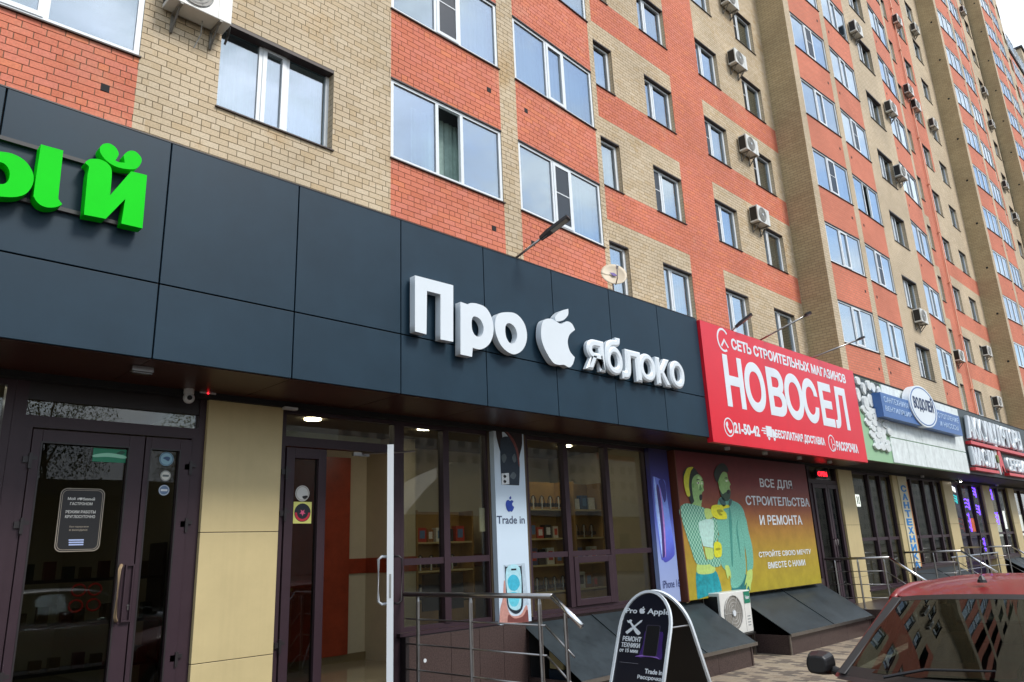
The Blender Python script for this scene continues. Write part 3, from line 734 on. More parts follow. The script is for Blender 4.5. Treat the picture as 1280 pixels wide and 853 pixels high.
# grocery doors
D1 = Thing('glazed_entrance', (2.1, SH, LZ), 'closed brown framed glass double doors of the grocery with opening hours sticker', 'entrance doors')
f = MB(); f.box(1.33, 1.42, SH - .02, SH + .09, LZ, BOT - .03); f.box(2.80, 2.87, SH - .01, SH + .09, LZ, BOT - .03)
f.box(1.42, 2.80, SH - .008, SH + .07, 2.77, 2.865); f.box(1.42, 2.80, SH + .01, SH + .07, 3.0, BOT - .03)
f.box(1.42, 1.48, SH - .012, SH + .07, LZ, 2.77); f.box(2.745, 2.80, SH - .012, SH + .07, LZ, 2.77)
D1.part('door_frame', f, M['alu'])
D1.box('head_panel', (1.42, 2.80, SH + .008, SH + .012, 2.995, BOT - .03), M['alud'])
pane(D1, 1.42, 2.80, 2.865, 3.0)
for x0, x1, gx0, gx1, lab in ((1.485, 2.335, 1.555, 2.21, 'wide door leaf'), (2.345, 2.745, 2.39, 2.64, 'narrow door leaf')):
    f = MB(); zt = 2.755; gz = 2.65
    f.box(x0, gx0, SH - .03, SH + .05, LZ + .01, zt); f.box(gx1, x1, SH - .03, SH + .05, LZ + .01, zt)
    f.box(gx0, gx1, SH - .03, SH + .05, gz, zt); f.box(gx0, gx1, SH - .03, SH + .05, LZ + .01, LZ + .13)
    leaf = bevel(D1.part('door_leaf', f, M['alu']), .004)
    pane(D1, gx0, gx1, LZ + .13, gz, SH + .01, 'dglass', leaf)
    b = MB(); frame_rect(b, gx0 - .008, gx1 + .008, LZ + .122, gz + .008, .012, SH - .034, SH - .02); D1.part('glazing_bead', b, M['alud'], leaf)
    if x0 < 2:
        hinge(D1, 1.487, 2.50, leaf); hinge(D1, 1.487, 2.0, leaf); hinge(D1, 1.487, .9, leaf)
        b = MB(); b.box(2.245, 2.335, SH - .036, SH - .029, 1.22, 1.70); D1.part('lock_plate', b, M['alu'], leaf)
        pull(D1, 2.245, 1.25, 1.68, .085, leaf, flat('bronze handle', 150, 128, 100, rough=.35)); 
        b = MB(); frame_rect(b, 2.265, 2.335, 1.235, 1.685, .012, SH - .060, SH - .034); D1.part('handle_guard', b, M['alu'], leaf)
        b = MB(); b.disc((2.315, SH - .036, 1.36), .009, 'y', .01); b.box(2.311, 2.319, SH - .046, SH - .036, 1.325, 1.36); D1.part('lock_cylinder', b, M['steel'], leaf)
    else: hinge(D1, 2.742, 2.50, leaf); hinge(D1, 2.742, 2.0, leaf); hinge(D1, 2.742, .9, leaf)
# window beyond the post at the picture's edge
W0 = Thing('shop_window', (.3, SH, LZ), 'tall grocery window at the edge, left of the brown glass doors', 'window')
f = MB(); frame_rect(f, -1.2, 1.33, LZ + .1, BOT - .04, .06, SH - .01, SH + .07); f.box(-1.14, 1.27, SH, SH + .06, 2.05, 2.11); W0.part('frame', f, M['alu'])
pane(W0, -1.14, 1.27, LZ + .16, BOT - .1); f = MB(); f.box(-1.0, 1.25, SH + .5, SH + .53, 3.02, 3.06); W0.part('lamp_tube', f, M['ledw'])
# stickers and prints on the grocery doors
ST = Thing('door_sticker', (1.9, SH, 1.8), 'black opening hours sticker with white writing on the grocery door glass', 'sticker')
def rrect(x0, x1, z0, z1, r, n=5):
    pts = []
    for cx, cz, a0 in ((x1 - r, z1 - r, 0), (x0 + r, z1 - r, 90), (x0 + r, z0 + r, 180), (x1 - r, z0 + r, 270)):
        for k in range(n + 1): a = math.radians(a0 + 90 * k / n); pts.append((cx + r * math.cos(a), cz + r * math.sin(a)))
    return pts
ys = SH + .0085
ST.flat('backing', shape_mesh([rrect(1.738, 2.068, 1.80, 2.30, .05)], .001), ys, M['blk'])
lw = flat('sticker white', 205, 205, 200); ob = flat('sticker grey', 150, 140, 125)
for r_, wd in ((0, .006), (.014, .004)):
    ST.flat('border', shape_mesh([rrect(1.738 + r_, 2.068 - r_, 1.80 + r_, 2.30 - r_, .05 - r_ / 2), rrect(1.738 + r_ + wd, 2.068 - r_ - wd, 1.80 + r_ + wd, 2.30 - r_ - wd, .046 - r_ / 2)], .001), ys - .0012, ob)
for body, x0, x1, z0, z1, mm in (('Мой', 1.795, 1.85, 2.205, 2.228, lw), ('л', 1.862, 1.875, 2.205, 2.222, lw), ('бимый', 1.905, 1.995, 2.203, 2.228, lw), ('ГАСТРОНОМ', 1.815, 1.98, 2.165, 2.188, lw), ('РЕЖИМ РАБОТЫ', 1.79, 2.01, 2.10, 2.124, lw), ('КРУГЛОСУТОЧНО', 1.79, 2.01, 2.062, 2.086, lw),
                             ('Без перерывов', 1.83, 1.97, 1.985, 2.002, ob), ('и выходных', 1.83, 1.965, 1.958, 1.975, ob),):
    wrect('lettering', body, ST.e, ST.o, ys, x0, x1, z0, z1, mm, th=.0022)
hrt = catmull([(0, -.5, 1), (-.5, 0), (-.42, .4), (-.15, .45), (0, .22, 1), (.15, .45), (.42, .4), (.5, 0)])
ST.flat('heart', fit(shape_mesh([hrt], .001), 1.877, 1.902, 2.203, 2.226, 0, .002), ys, lw)
for k in range(3): ST.box('printed_bar', (1.835 + k * .002, 1.945, ys - .0022, ys, 1.885 - k * .018, 1.896 - k * .018), flat('pale blue print', 170, 185, 225))
GS = Thing('door_sticker', (2.07, SH, 2.58), 'green and white strip sticker in the upper corner of the grocery door', 'sticker')
a, b, c = atY(117, 560, ys), atY(116, 577, ys), atY(158, 566, ys)
GS.box('backing', (a.x, c.x, ys - .001, ys, b.z, a.z), flat('sticker green', 30, 130, 95))
zc = (a.z + b.z) / 2
GS.flat('glow_band', shape_mesh([catmull([(a.x + .01, zc - .02), (a.x + .12, zc - .012), (c.x - .01, zc - .02), (c.x - .01, zc + .004), (a.x + .12, zc + .02), (a.x + .01, zc)])], .001), ys - .0012, flat('sticker pale green', 150, 215, 185))
GS.flat('leaf', shape_mesh([catmull([(c.x - .08, zc + .02), (c.x - .04, zc + .045), (c.x - .01, zc + .03), (c.x - .04, zc + .015)])], .001), ys - .0012, flat('leaf green', 20, 80, 60))
def ring(cx, cz, r, n=24): return [(cx + r * math.cos(2 * math.pi * k / n), cz + r * math.sin(2 * math.pi * k / n)) for k in range(n)]
for px, py, r, c1, c2, lab in ((208, 574, .062, (140, 180, 195), (60, 90, 125), 'large pale blue round sticker, top of the three on the narrow door glass'),
                               (207, 595, .045, (215, 215, 205), (90, 100, 100), 'round white sticker, middle of the three on the narrow door glass'),
                               (205, 613, .047, (95, 120, 150), (220, 225, 225), 'round slate blue sticker, lowest of the three on the narrow door glass')):
    p = atY(px, py, ys); t = Thing('round_sticker', (p.x, ys, p.z), lab, 'sticker')
    t.flat('backing', shape_mesh([ring(p.x, p.z, r)], .001), ys, flat('sticker face %d' % px, *c1))
    t.flat('ring_print', shape_mesh([ring(p.x, p.z, r * .93), ring(p.x, p.z, r * .84)], .001), ys - .0012, flat('sticker ring %d' % px, *c2))
    t.flat('emblem', shape_mesh([catmull([(p.x - r * .5, p.z + r * .1), (p.x, p.z + r * .35), (p.x + r * .5, p.z + r * .2), (p.x + r * .3, p.z - r * .3), (p.x - r * .1, p.z - r * .1)])] if r > .05 else [[(p.x - r * .6, p.z - r * .18), (p.x + r * .6, p.z - r * .18), (p.x + r * .6, p.z + r * .2), (p.x - r * .6, p.z + r * .2)]], .001), ys - .0012, flat('sticker emblem %d' % px, *c2))
# dim goods behind the grocery door, and red loops for a reflection in its glass
GD = Thing('display_shelf', (1.9, 8.3, LZ), 'dim grocery shelf with orange packets behind the closed glass doors', 'shelf')
for z in (.75, 1.15, 1.55): GD.box('shelf', (1.7, 3.1, 8.2, 8.6, z, z + .03), M['alud'])
for x in (1.7, 3.07): GD.box('upright', (x, x + .03, 8.2, 8.6, LZ, 1.9), M['alud'])
rnd = random.Random(3)
for z in (.78, 1.18, 1.58):
    for i in range(7):
        x = 1.8 + i * .18 + rnd.uniform(-.04, .04)
        PK = MB().box(x, x + .09, 8.22, 8.30, z, z + rnd.uniform(.10, .17)).build('packet', flat('packet %d' % rnd.randint(0, 2), *rnd.choice([(90, 40, 18), (80, 22, 16), (30, 46, 30), (84, 64, 26)])))
        tag(PK, '%s packet along the %s of the dim grocery shelves behind the glass doors' % (['first', 'second', 'third', 'fourth', 'fifth', 'sixth', 'last'][i], {.78: 'lowest', 1.18: 'middle', 1.58: 'top'}[z]), 'packet', 'packets on the dim grocery shelf')
NW = MB()
for cx, cz in ((1.98, 1.50), (2.10, 1.50), (1.97, 1.38), (2.10, 1.38)):
    NW.tube([(cx + .05 * math.cos(k * math.pi / 8), 7.02, cz + .045 * math.sin(k * math.pi / 8)) for k in range(17)], .008, 5)
tag(NW.build('reflected_loops', mat('dull red reflection', (.75, .03, .02), .4)), 'dull red loops, a reflection in the grocery door glass built as tubes', 'reflection')  # a dim red reflection, modelled as tubes behind the pane

# phone shop doorway, right leaf open
D2 = Thing('glazed_entrance', (4.4, SH, LZ), 'phone shop doorway with one leaf swung open and a white edge', 'entrance doors')
f = MB(); f.box(3.615, 3.675, SH - .01, SH + .09, LZ, BOT - .03); f.box(5.00, 5.08, SH - .01, SH + .09, LZ, BOT - .03)
f.box(3.675, 5.0, SH - .008, SH + .07, 2.77, 2.865); f.box(3.675, 5.0, SH - .008, SH + .07, 3.10, BOT - .03); D2.part('door_frame', f, M['alu'])
pane(D2, 3.675, 5.0, 2.865, 3.10)
D2.box('light_strip', (3.675, 5.0, SH + .25, SH + .27, 2.86, 2.97), M['plaster'])
f = MB(); x0, x1, gx0, gx1 = 3.685, 4.135, 3.775, 4.045
f.box(x0, gx0, SH - .03, SH + .05, LZ + .01, 2.755); f.box(gx1, x1, SH - .03, SH + .05, LZ + .01, 2.755); f.box(gx0, gx1, SH - .03, SH + .05, 2.65, 2.755); f.box(gx0, gx1, SH - .03, SH + .05, LZ + .01, LZ + .13)
leaf = bevel(D2.part('door_leaf', f, M['alu']), .004); pane(D2, gx0, gx1, LZ + .13, 2.65, SH + .01, 'dglass', leaf); hinge(D2, 3.687, 2.5, leaf); hinge(D2, 3.687, 2.1, leaf); hinge(D2, 3.687, .9, leaf)
# the open leaf stands out towards the street, its white edge to the viewer
HX, HY = 4.985, SH - .015; LD = Vector((-.588, -.809)); LN = Vector((-.809, .588))      # along the leaf, and across it
def lf(s, t_, z): return (HX + LD.x * s + LN.x * t_, HY + LD.y * s + LN.y * t_, z)
def lbox(mb, s0, s1, t0, t1, z0, z1): return mb.hexa([lf(s0, t0, z0), lf(s1, t0, z0), lf(s1, t1, z0), lf(s0, t1, z0)], [lf(s0, t0, z1), lf(s1, t0, z1), lf(s1, t1, z1), lf(s0, t1, z1)])
f = MB(); LW = .83
lbox(f, 0, .07, 0, .055, LZ + .01, 2.755); lbox(f, LW - .075, LW, 0, .055, LZ + .01, 2.755); lbox(f, .07, LW - .075, 0, .055, 2.65, 2.755); lbox(f, .07, LW - .075, 0, .055, LZ + .01, LZ + .13)
leaf = D2.part('open_door_leaf', f, M['alu'], fix=True)
D2.part('pane', lbox(MB(), .07, LW - .075, .022, .032, LZ + .13, 2.65), M['dglass'], leaf, fix=True)
D2.part('door_edge', lbox(MB(), LW, LW + .012, -.004, .059, LZ + .01, 2.75), M['white'], leaf, fix=True)
for sg, mm, t0 in ((1, M['white'], .055), (-1, M['alud'], 0)):
    h = MB(); h.tube([lf(LW - .04, t0, 1.66), lf(LW - .035, t0 + sg * .05, 1.665), lf(LW - .03, t0 + sg * .085, 1.64), lf(LW - .03, t0 + sg * .085, 1.25), lf(LW - .035, t0 + sg * .05, 1.225), lf(LW - .04, t0, 1.23)], .014 if sg > 0 else .011, 8); D2.part('door_handle', h, mm, leaf, smooth=True)
D2.part('lock_strip', lbox(MB(), LW + .012, LW + .014, .018, .036, 1.28, 1.50), M['steel'], leaf, fix=True)
h = MB(); h.tube([(4.55, SH - .02, 2.74), (4.75, SH - .3, 2.73), (4.95, SH - .45, 2.74)], .010, 6); h.box(4.45, 4.65, SH - .04, SH, 2.71, 2.75); D2.part('door_closer', h, M['steel'])
p = atY(378, 617, ys); t = Thing('round_sticker', (p.x, ys, p.z), 'round white sticker with a small dark print on the phone shop door', 'sticker')
t.flat('backing', shape_mesh([ring(p.x, p.z, .078)], .001), ys, lw); t.flat('print', shape_mesh([catmull([(p.x + .0, p.z - .03), (p.x + .05, p.z - .02), (p.x + .06, p.z - .04), (p.x + .02, p.z - .055)])], .001), ys - .0012, M['blk'])
t.flat('ring_print', shape_mesh([ring(p.x, p.z, .07), ring(p.x, p.z, .064)], .001), ys - .0012, ob)
p = atY(378, 641, ys); t = Thing('square_sticker', (p.x, ys, p.z), 'yellow square sticker with a black and red round crest on the phone shop door', 'sticker')
t.box('backing', (p.x - .10, p.x + .10, ys - .001, ys, p.z - .105, p.z + .105), flat('sticker yellow', 215, 215, 120))
t.flat('crest_disc', shape_mesh([ring(p.x, p.z, .09)], .001), ys - .0012, flat('sticker black', 20, 28, 40))
t.flat('crest_ring', shape_mesh([[(p.x + .085 * math.cos(a), p.z + .085 * math.sin(a)) for a in [math.pi * (1 + k / 12) for k in range(13)]] + [(p.x + .062 * math.cos(a), p.z + .062 * math.sin(a)) for a in [math.pi * (2 - k / 12) for k in range(13)]]], .001), ys - .0024, flat('sticker red', 190, 40, 60))
t.flat('crest_star', shape_mesh([[(p.x + (.035 if k % 2 else .015) * math.sin(k * math.pi / 5), p.z + (.035 if k % 2 else .015) * math.cos(k * math.pi / 5)) for k in range(10)]], .001), ys - .0024, flat('sticker pink', 220, 90, 130))

def shopwin(name, x0, x1, mulls, zs, label, z0=.93, z1=BOT - .05, vent=None, fm='alu', gm='sglass', group=None):
    t = Thing('shop_window', ((x0 + x1) / 2, SH, z0), label, 'window', group)
    f = MB(); frame_rect(f, x0, x1, z0 - .05, z1, .05, SH - .005, SH + .075)
    for m_ in mulls: f.box(m_ - .045, m_ + .045, SH - .02, SH + .075, z0, z1 - .05)
    cx = [x0 + .05] + sum([[m_ - .045, m_ + .045] for m_ in mulls], []) + [x1 - .05]
    for i in range(0, len(cx), 2):
        for z in zs: f.box(cx[i], cx[i + 1], SH - .008, SH + .07, z - .035, z + .035)
        lv = [z0] + zs + [z1 - .05]
        for k in range(len(lv) - 1):
            a, b = lv[k] + (.035 if k else 0), lv[k + 1] - (.035 if k < len(zs) else 0)
            if vent and vent == (i // 2, k):
                v = MB(); frame_rect(v, cx[i] + .005, cx[i + 1] - .005, a + .005, b - .005, .085, SH - .035, SH + .04); vo = bevel(t.part('vent_sash', v, M[fm]), .005)
                pane(t, cx[i] + .09, cx[i + 1] - .09, a + .09, b - .09, SH + .0, gm, vo)
            else: pane(t, cx[i], cx[i + 1], a, b, mt=gm)
    t.part('frame', f, M[fm])
    t.box('sill', (x0 - .05, x1 + .03, SH - .07, SH - .006, z0 - .085, z0 - .052), M['alu'])
    return t
shopwin('w1', 5.085, 6.45, [5.74], [1.60], 'phone shop window beside the open door, behind the steel railing')
shopwin('w2', 7.10, 9.80, [7.88, 8.79], [1.605], 'three bay phone shop window with small vent sash between the two phone posters', vent=(1, 0))
for x0, x1, mu, lab, z0 in ((17.70, 20.19, [18.73, 19.48], 'dark window with white notice next to the builders shop pillar', .6), (21.2, 24.12, [21.62, 22.61, 23.45], 'grey window right of the vertical blue lettered board', .95),
                       (24.97, 28.13, [26.0, 27.1], 'window with violet neon and coloured posters', .95), (29.02, 31.23, [30.1], 'dark window past the violet neon shop', .95), (32.12, 36.0, [33.2, 34.4], 'last dark shop window at the end of the row', .95)):
    shopwin('w', x0, x1, mu, [1.62], lab, z0=z0)
D3 = Thing('glazed_entrance', (16.2, SH, LZ), 'dark double doors under the small red display beside the builders banner', 'entrance doors')
f = MB(); f.box(15.48, 15.60, SH - .01, SH + .09, LZ, BOT - .03); f.box(16.86, 16.93, SH - .01, SH + .09, LZ, BOT - .03); f.box(15.6, 16.86, SH - .008, SH + .07, 2.80, 2.88); D3.part('door_frame', f, M['alu'])
pane(D3, 15.6, 16.86, 2.88, 3.13)
for a, b in ((15.61, 16.30), (16.32, 16.85)):
    f = MB(); frame_rect(f, a, b, LZ + .01, 2.79, .085, SH - .03, SH + .05); lf = D3.part('door_leaf', f, M['alu']); pane(D3, a + .085, b - .085, LZ + .1, 2.70, SH + .01, 'dglass', lf); pull(D3, b - .05 if a < 16 else a + .05, 1.2, 1.65, .08, lf)
# ================================================================== SIGNS
def loop(pts, ox, oy, s, n=5): return catmull([((p[0] / s + ox), (p[1] / s + oy)) + ((1,) if len(p) > 2 else ()) for p in pts], n)
def traced(t, name, loops, y, depth, mats, ox, oy, s, n=5, parent=None, bev=0):
    """outline read off the photograph, set on the vertical plane at y and given its real depth towards the wall"""
    L_ = pxloops([loop(l, ox, oy, s, n) for l in loops], y)
    me = shape_mesh(L_, depth, bev)
    sidemats(me)
    for v in me.vertices: v.co.z -= depth
    return t.flat(name, me, y, mats, parent)
SG = Thing('shop_sign', (6.8, FA, 4.1), 'white raised letters reading Про яблоко around a bitten apple', 'sign')
k = (480, 330, 3.2); ym, dp = FA - .115, .085
fm = [M['face'], M['ledge']]
P_ = [[(124, 46, 1), (277, 86, 1), (277, 312, 1), (226, 302, 1), (226, 122, 1), (172, 108, 1), (170, 282, 1), (124, 270, 1)]]
traced(SG, 'letter', P_, ym, dp, fm, *k)
traced(SG, 'letter', [[(306, 152, 1), (338, 163, 1), (346, 157), (375, 160), (410, 178), (434, 225), (437, 280), (420, 322), (388, 342), (355, 336, 1), (352, 372, 1), (306, 362, 1)], [(352, 222), (362, 210), (385, 222), (398, 250), (395, 280), (380, 292), (362, 283), (352, 258)]], ym, dp, fm, *k)
traced(SG, 'letter', [[(452, 206), (482, 194), (528, 200), (562, 240), (572, 295), (556, 342), (520, 362), (480, 340), (455, 300), (444, 250)], [(486, 250), (500, 237), (522, 252), (533, 284), (524, 314), (504, 317), (488, 290)]], ym, dp, fm, *k)
traced(SG, 'apple_leaf', [[(737, 180, 1), (705, 190), (684, 214), (690, 230, 1), (716, 226), (736, 205)]], ym, dp, fm, *k)
traced(SG, 'apple_body', [[(694, 234, 1), (668, 220), (642, 224), (630, 250), (630, 300), (648, 350), (676, 394), (700, 404), (720, 404), (742, 414), (756, 400), (763, 374, 1), (744, 350), (735, 315), (742, 284), (764, 264, 1), (752, 240), (732, 230), (710, 240)]], ym, dp, fm, *k)
# яблоко, letter by letter from the photo's positions
for ch, l, r_, tp, bt in (('я', 803, 880, 291, 419), ('б', 882, 950, 281, 437), ('л', 949, 1026, 334, 459), ('о', 1017, 1084, 350, 464), ('к', 1087, 1142, 370, 483), ('о', 1142, 1198, 380, 492)):
    pl = lambda cx, cy: atY(cx / 3.2 + 480, cy / 3.2 + 330, ym)
    a, b, c = pl(l, tp), pl(l, bt), pl(r_, tp)
    me = text_mesh(ch, .1, .040); sidemats(me); fit(me, a.x, c.x, b.z + .01, a.z + (.0 if ch != 'б' else .0), 0, dp)
    for v in me.vertices: v.co.z -= dp
    SG.flat('letter', me, ym, fm)
GSn = Thing('shop_sign', (1.2, FA, 4.4), 'bright green raised letters at the corner of the dark panels', 'sign')
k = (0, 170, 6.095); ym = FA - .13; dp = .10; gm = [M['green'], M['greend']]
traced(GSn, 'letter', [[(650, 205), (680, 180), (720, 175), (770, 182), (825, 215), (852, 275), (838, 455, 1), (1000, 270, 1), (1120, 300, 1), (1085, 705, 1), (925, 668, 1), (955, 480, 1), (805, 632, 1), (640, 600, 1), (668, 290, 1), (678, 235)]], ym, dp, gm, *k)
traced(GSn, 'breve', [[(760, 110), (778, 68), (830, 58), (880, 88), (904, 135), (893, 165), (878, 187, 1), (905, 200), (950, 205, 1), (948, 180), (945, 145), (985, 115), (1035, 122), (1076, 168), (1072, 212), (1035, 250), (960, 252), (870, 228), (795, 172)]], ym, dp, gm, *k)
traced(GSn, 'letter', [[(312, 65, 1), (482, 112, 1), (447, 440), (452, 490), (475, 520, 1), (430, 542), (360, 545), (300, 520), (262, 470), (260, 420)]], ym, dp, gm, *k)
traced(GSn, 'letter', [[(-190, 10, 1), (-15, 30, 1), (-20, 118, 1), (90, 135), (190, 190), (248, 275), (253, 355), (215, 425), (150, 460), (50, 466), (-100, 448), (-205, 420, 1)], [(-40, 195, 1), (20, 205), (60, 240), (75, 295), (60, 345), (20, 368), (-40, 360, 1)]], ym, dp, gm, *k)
z1_, z2_ = atY(60, 190, FA - .02).z, atY(100, 268, FA - .02).z
for z in (z1_, z2_): GSn.box('mounting_rail', (.2, 1.72, FA - .035, FA - .008, z - .015, z + .015), flat('rail grey', 52, 50, 52))

# red builders sign
RS = Thing('shop_sign', (13, FA, 4.1), 'large red sign with white writing НОВОСЕЛ above the builders banner', 'sign')
yr = FA - .05
a, b, c, d = atY(873, 401, yr), atY(887, 553, yr), atY(1066, 463, yr), atY(1083, 577, yr)
rx0, rx1, rz0, rz1 = 10.035, 15.98, 3.12, 5.03
RS.box('board', (rx0, rx1, yr, FA + .05, rz0, rz1), M['red'])
k = lambda x, y: (860 + x / 4.0625, 390 + y / 4.0625)
wt = M['face']
wtext('lettering', 'СЕТЬ СТРОИТЕЛЬНЫХ МАГАЗИНОВ', RS.e, RS.o, yr, k(218, 133), k(222, 190), k(792, 300), wt, .004, .04)
for ch, l, r_ in (('Н', 188, 284), ('О', 290, 394), ('В', 408, 496), ('О', 494, 588), ('С', 585, 664), ('Е', 675, 738), ('Л', 743, 813)):
    a, c = atY(*k(l, 355 + (l - 188) * .27), yr), atY(*k(r_, 355 + (r_ - 188) * .27), yr)
    me = fit(text_mesh(ch, .1, .034), a.x, c.x, 3.72, 4.57, 0, .005); RS.flat('letter', me, yr, wt)
for body, lt, lb, rr in (('21-50-42', (232, 560), (236, 616), (362, 600)), ('БЕСПЛАТНАЯ ДОСТАВКА', (443, 597), (447, 648), (692, 640)), ('РАССРОЧКА', (752, 655), (757, 703), (862, 690))):
    wtext('lettering', body, RS.e, RS.o, yr, k(*lt), k(*lb), k(*rr), wt, .004, .045)
def ringpart(t, cx, cz, ru, rv, wd, y, m_, name='ring', a0=0, a1=360):
    o = [(cx + ru * math.cos(math.radians(a0 + (a1 - a0) * i / 24)), cz + rv * math.sin(math.radians(a0 + (a1 - a0) * i / 24))) for i in range(25)]
    i_ = [(cx + (ru - wd) * math.cos(math.radians(a0 + (a1 - a0) * i / 24)), cz + (rv - wd) * math.sin(math.radians(a0 + (a1 - a0) * i / 24))) for i in range(25)]
    lps = [o[:-1], i_[:-1]] if a1 - a0 >= 360 else [o + i_[::-1]]
    t.flat(name, shape_mesh(lps, .003), y, m_)
p = atY(*k(178, 143), yr); ringpart(RS, p.x, p.z, .19, .20, .035, yr, wt, 'logo_ring', 40, 300)
RS.flat('logo_roof', shape_mesh([[(p.x - .09, p.z - .10), (p.x + .03, p.z + .03), (p.x + .15, p.z - .10), (p.x + .12, p.z - .12), (p.x + .03, p.z - .02), (p.x - .06, p.z - .12)]], .003), yr, wt)
p = atY(*k(208, 586), yr); ringpart(RS, p.x, p.z, .15, .15, .02, yr, wt, 'phone_ring')
RS.flat('phone_symbol', shape_mesh([catmull([(p.x - .07, p.z + .07), (p.x - .03, p.z + .08), (p.x - .02, p.z + .03), (p.x - .04, p.z + .01), (p.x, p.z - .04), (p.x + .03, p.z - .05), (p.x + .08, p.z - .03), (p.x + .06, p.z - .08), (p.x, p.z - .09), (p.x - .06, p.z - .03), (p.x - .09, p.z + .03)])], .003), yr, wt)
p = atY(*k(415, 612), yr)
def rc(x0, x1, z0, z1): return [(x0, z0), (x1, z0), (x1, z1), (x0, z1)]
RS.flat('truck_symbol', shape_mesh([rc(p.x - .12, p.x + .08, p.z - .08, p.z + .1), [(p.x + .09, p.z - .08), (p.x + .2, p.z - .08), (p.x + .2, p.z), (p.x + .15, p.z + .06), (p.x + .09, p.z + .06)], rc(p.x - .25, p.x - .13, p.z + .04, p.z + .06), rc(p.x - .29, p.x - .13, p.z + .0, p.z + .02), rc(p.x - .22, p.x - .13, p.z - .04, p.z - .02), ring(p.x - .05, p.z - .1, .035, 12), ring(p.x + .14, p.z - .1, .035, 12)], .003), yr, wt)
p = atY(*k(730, 667), yr); ringpart(RS, p.x, p.z, .15, .16, .02, yr, wt, 'coin_ring'); ringpart(RS, p.x + .07, p.z - .08, .07, .07, .015, yr, wt, 'coin_ring')
RS.flat('clock_hand', shape_mesh([rc(p.x - .01, p.x + .01, p.z - .02, p.z + .08), rc(p.x - .01, p.x + .05, p.z - .03, p.z - .01)], .003), yr, wt)

# white sanitary ware sign with pebbles and blue board
VS = Thing('shop_sign', (19.5, FA, 4.1), 'weathered white panel sign with pebble relief and blue board reading ВОДОЛЕЙ', 'sign')
wp = mat('weathered white panel', (.72, .78, .77), .5, streak=.07, noise=.16, nscale=5, bump=.05, bscale=30)
jz = (atY(1108.4, 544.7, FA).z + atY(1200, 566, FA).z) / 2
vx = [15.99, 17.55, 18.6, 19.7, 20.85, 22.0, 23.15]
VS.box('backing', (15.99, 23.15, FA - .01, FA + .05, BOT, 4.96), flat('pale green board', 150, 190, 150))
for i in range(1, len(vx) - 1):
    VS.box('panel', (vx[i] + .004, vx[i + 1] - .004, FA - .03, FA - .012, BOT + .02, jz - .012), wp); VS.box('panel', (vx[i] + .004, vx[i + 1] - .004, FA - .03, FA - .012, jz + .012, 4.955), wp)
peb = mat('pale relief stone', (.66, .70, .70), .7, noise=.15, nscale=9, bump=.5, bscale=18)
VS.box('dark_backing', (16.0, 17.5, FA - .02, FA - .012, 4.3, 4.95), flat('slate backing', 60, 70, 72))
rnd = random.Random(11)
stones = [(16.2, 4.85, .13, .10), (16.12, 4.55, .11, .17), (16.45, 4.72, .10, .14), (16.75, 4.82, .12, .13), (17.05, 4.82, .14, .12), (16.42, 4.40, .15, .17), (16.78, 4.50, .16, .15), (17.12, 4.52, .15, .15), (17.38, 4.70, .12, .2)]
for i in range(7):
    for j in range(4 - (i > 3)):
        stones.append((16.30 + j * .30 + (i % 2) * .12 + i * .06, 4.25 - i * .125, .17 * rnd.uniform(.8, 1.1), .085 * rnd.uniform(.8, 1.2)))
for cx, cz, ru, rv in stones:
    lo = [(cx + ru * math.cos(2 * math.pi * i / 10) * rnd.uniform(.9, 1.1), FA - .02, cz + rv * math.sin(2 * math.pi * i / 10) * rnd.uniform(.9, 1.1)) for i in range(10)]
    dep = rnd.uniform(.02, .05); hi = [(cx + (q[0] - cx) * .9, FA - .02 - dep, cz + (q[2] - cz) * .9) for q in lo]
    VS.part('stone', MB().hexa(lo, hi), peb, smooth=False)
yb = FA - .22; k = lambda x, y: (1085 + x / 10.667, 480 + y / 10.667)
a, b, c, d = atY(*k(160, 112), yb), atY(*k(208, 440), yb), atY(*k(1212, 430), yb), atY(*k(1262, 688), yb)
bz1, bz0 = (a.z + c.z) / 2, (b.z + d.z) / 2
bm_ = flat('blue sign', 62, 104, 165, rough=.35)
bb = VS.box('blue_board', (a.x, min(c.x, 22.85), yb, FA - .03, bz0, bz1), bm_)
p = atY(*k(715, 310), yb)
def ell(cx, cz, a_, b_, n=32): return [(cx + a_ * math.cos(2 * math.pi * i / n), cz + b_ * math.sin(2 * math.pi * i / n)) for i in range(n)]
ex = (atY(*k(905, 400), yb).x - atY(*k(528, 200), yb).x) / 2; ez = .50
cxo = (atY(*k(905, 400), yb).x + atY(*k(528, 200), yb).x) / 2; czo = (atY(*k(540, 80), yb).z + atY(*k(860, 530), yb).z) / 2 + .02
me = shape_mesh([ell(cxo, czo, ex, ez)], .16); [setattr(v.co, 'z', v.co.z - .13) for v in me.vertices]
sidemats(me); VS.flat('oval_board', me, yb, [wt, bm_])
VS.flat('oval_ring', shape_mesh([ell(cxo, czo, ex * .93, ez * .93), ell(cxo, czo, ex * .88, ez * .88)], .004), yb - .03, bm_)
wrect('lettering', 'ВОДОЛЕЙ', VS.e, VS.o, yb - .03, cxo - ex * .72, cxo + ex * .75, czo - .15, czo + .26, flat('navy ink', 30, 52, 92), .008, .03)
pw = flat('pale blue ink', 190, 212, 235)
for body, x0, x1, zf in (('САНТЕХНИКА', a.x + .15, cxo - ex * 1.05, .62), ('ВЕНТИЛЯЦИЯ', a.x + .15, cxo - ex * .95, .22), ('ОТОПЛЕНИЕ', cxo + ex * 1.12, min(c.x, 22.85) - .15, .62), ('И НАСОСЫ', cxo + ex * 1.2, min(c.x, 22.85) - .3, .22)):
    z = bz0 + (bz1 - bz0) * zf; wrect('lettering', body, VS.e, VS.o, yb, x0, x1, z, z + .13, pw, .006, .0)

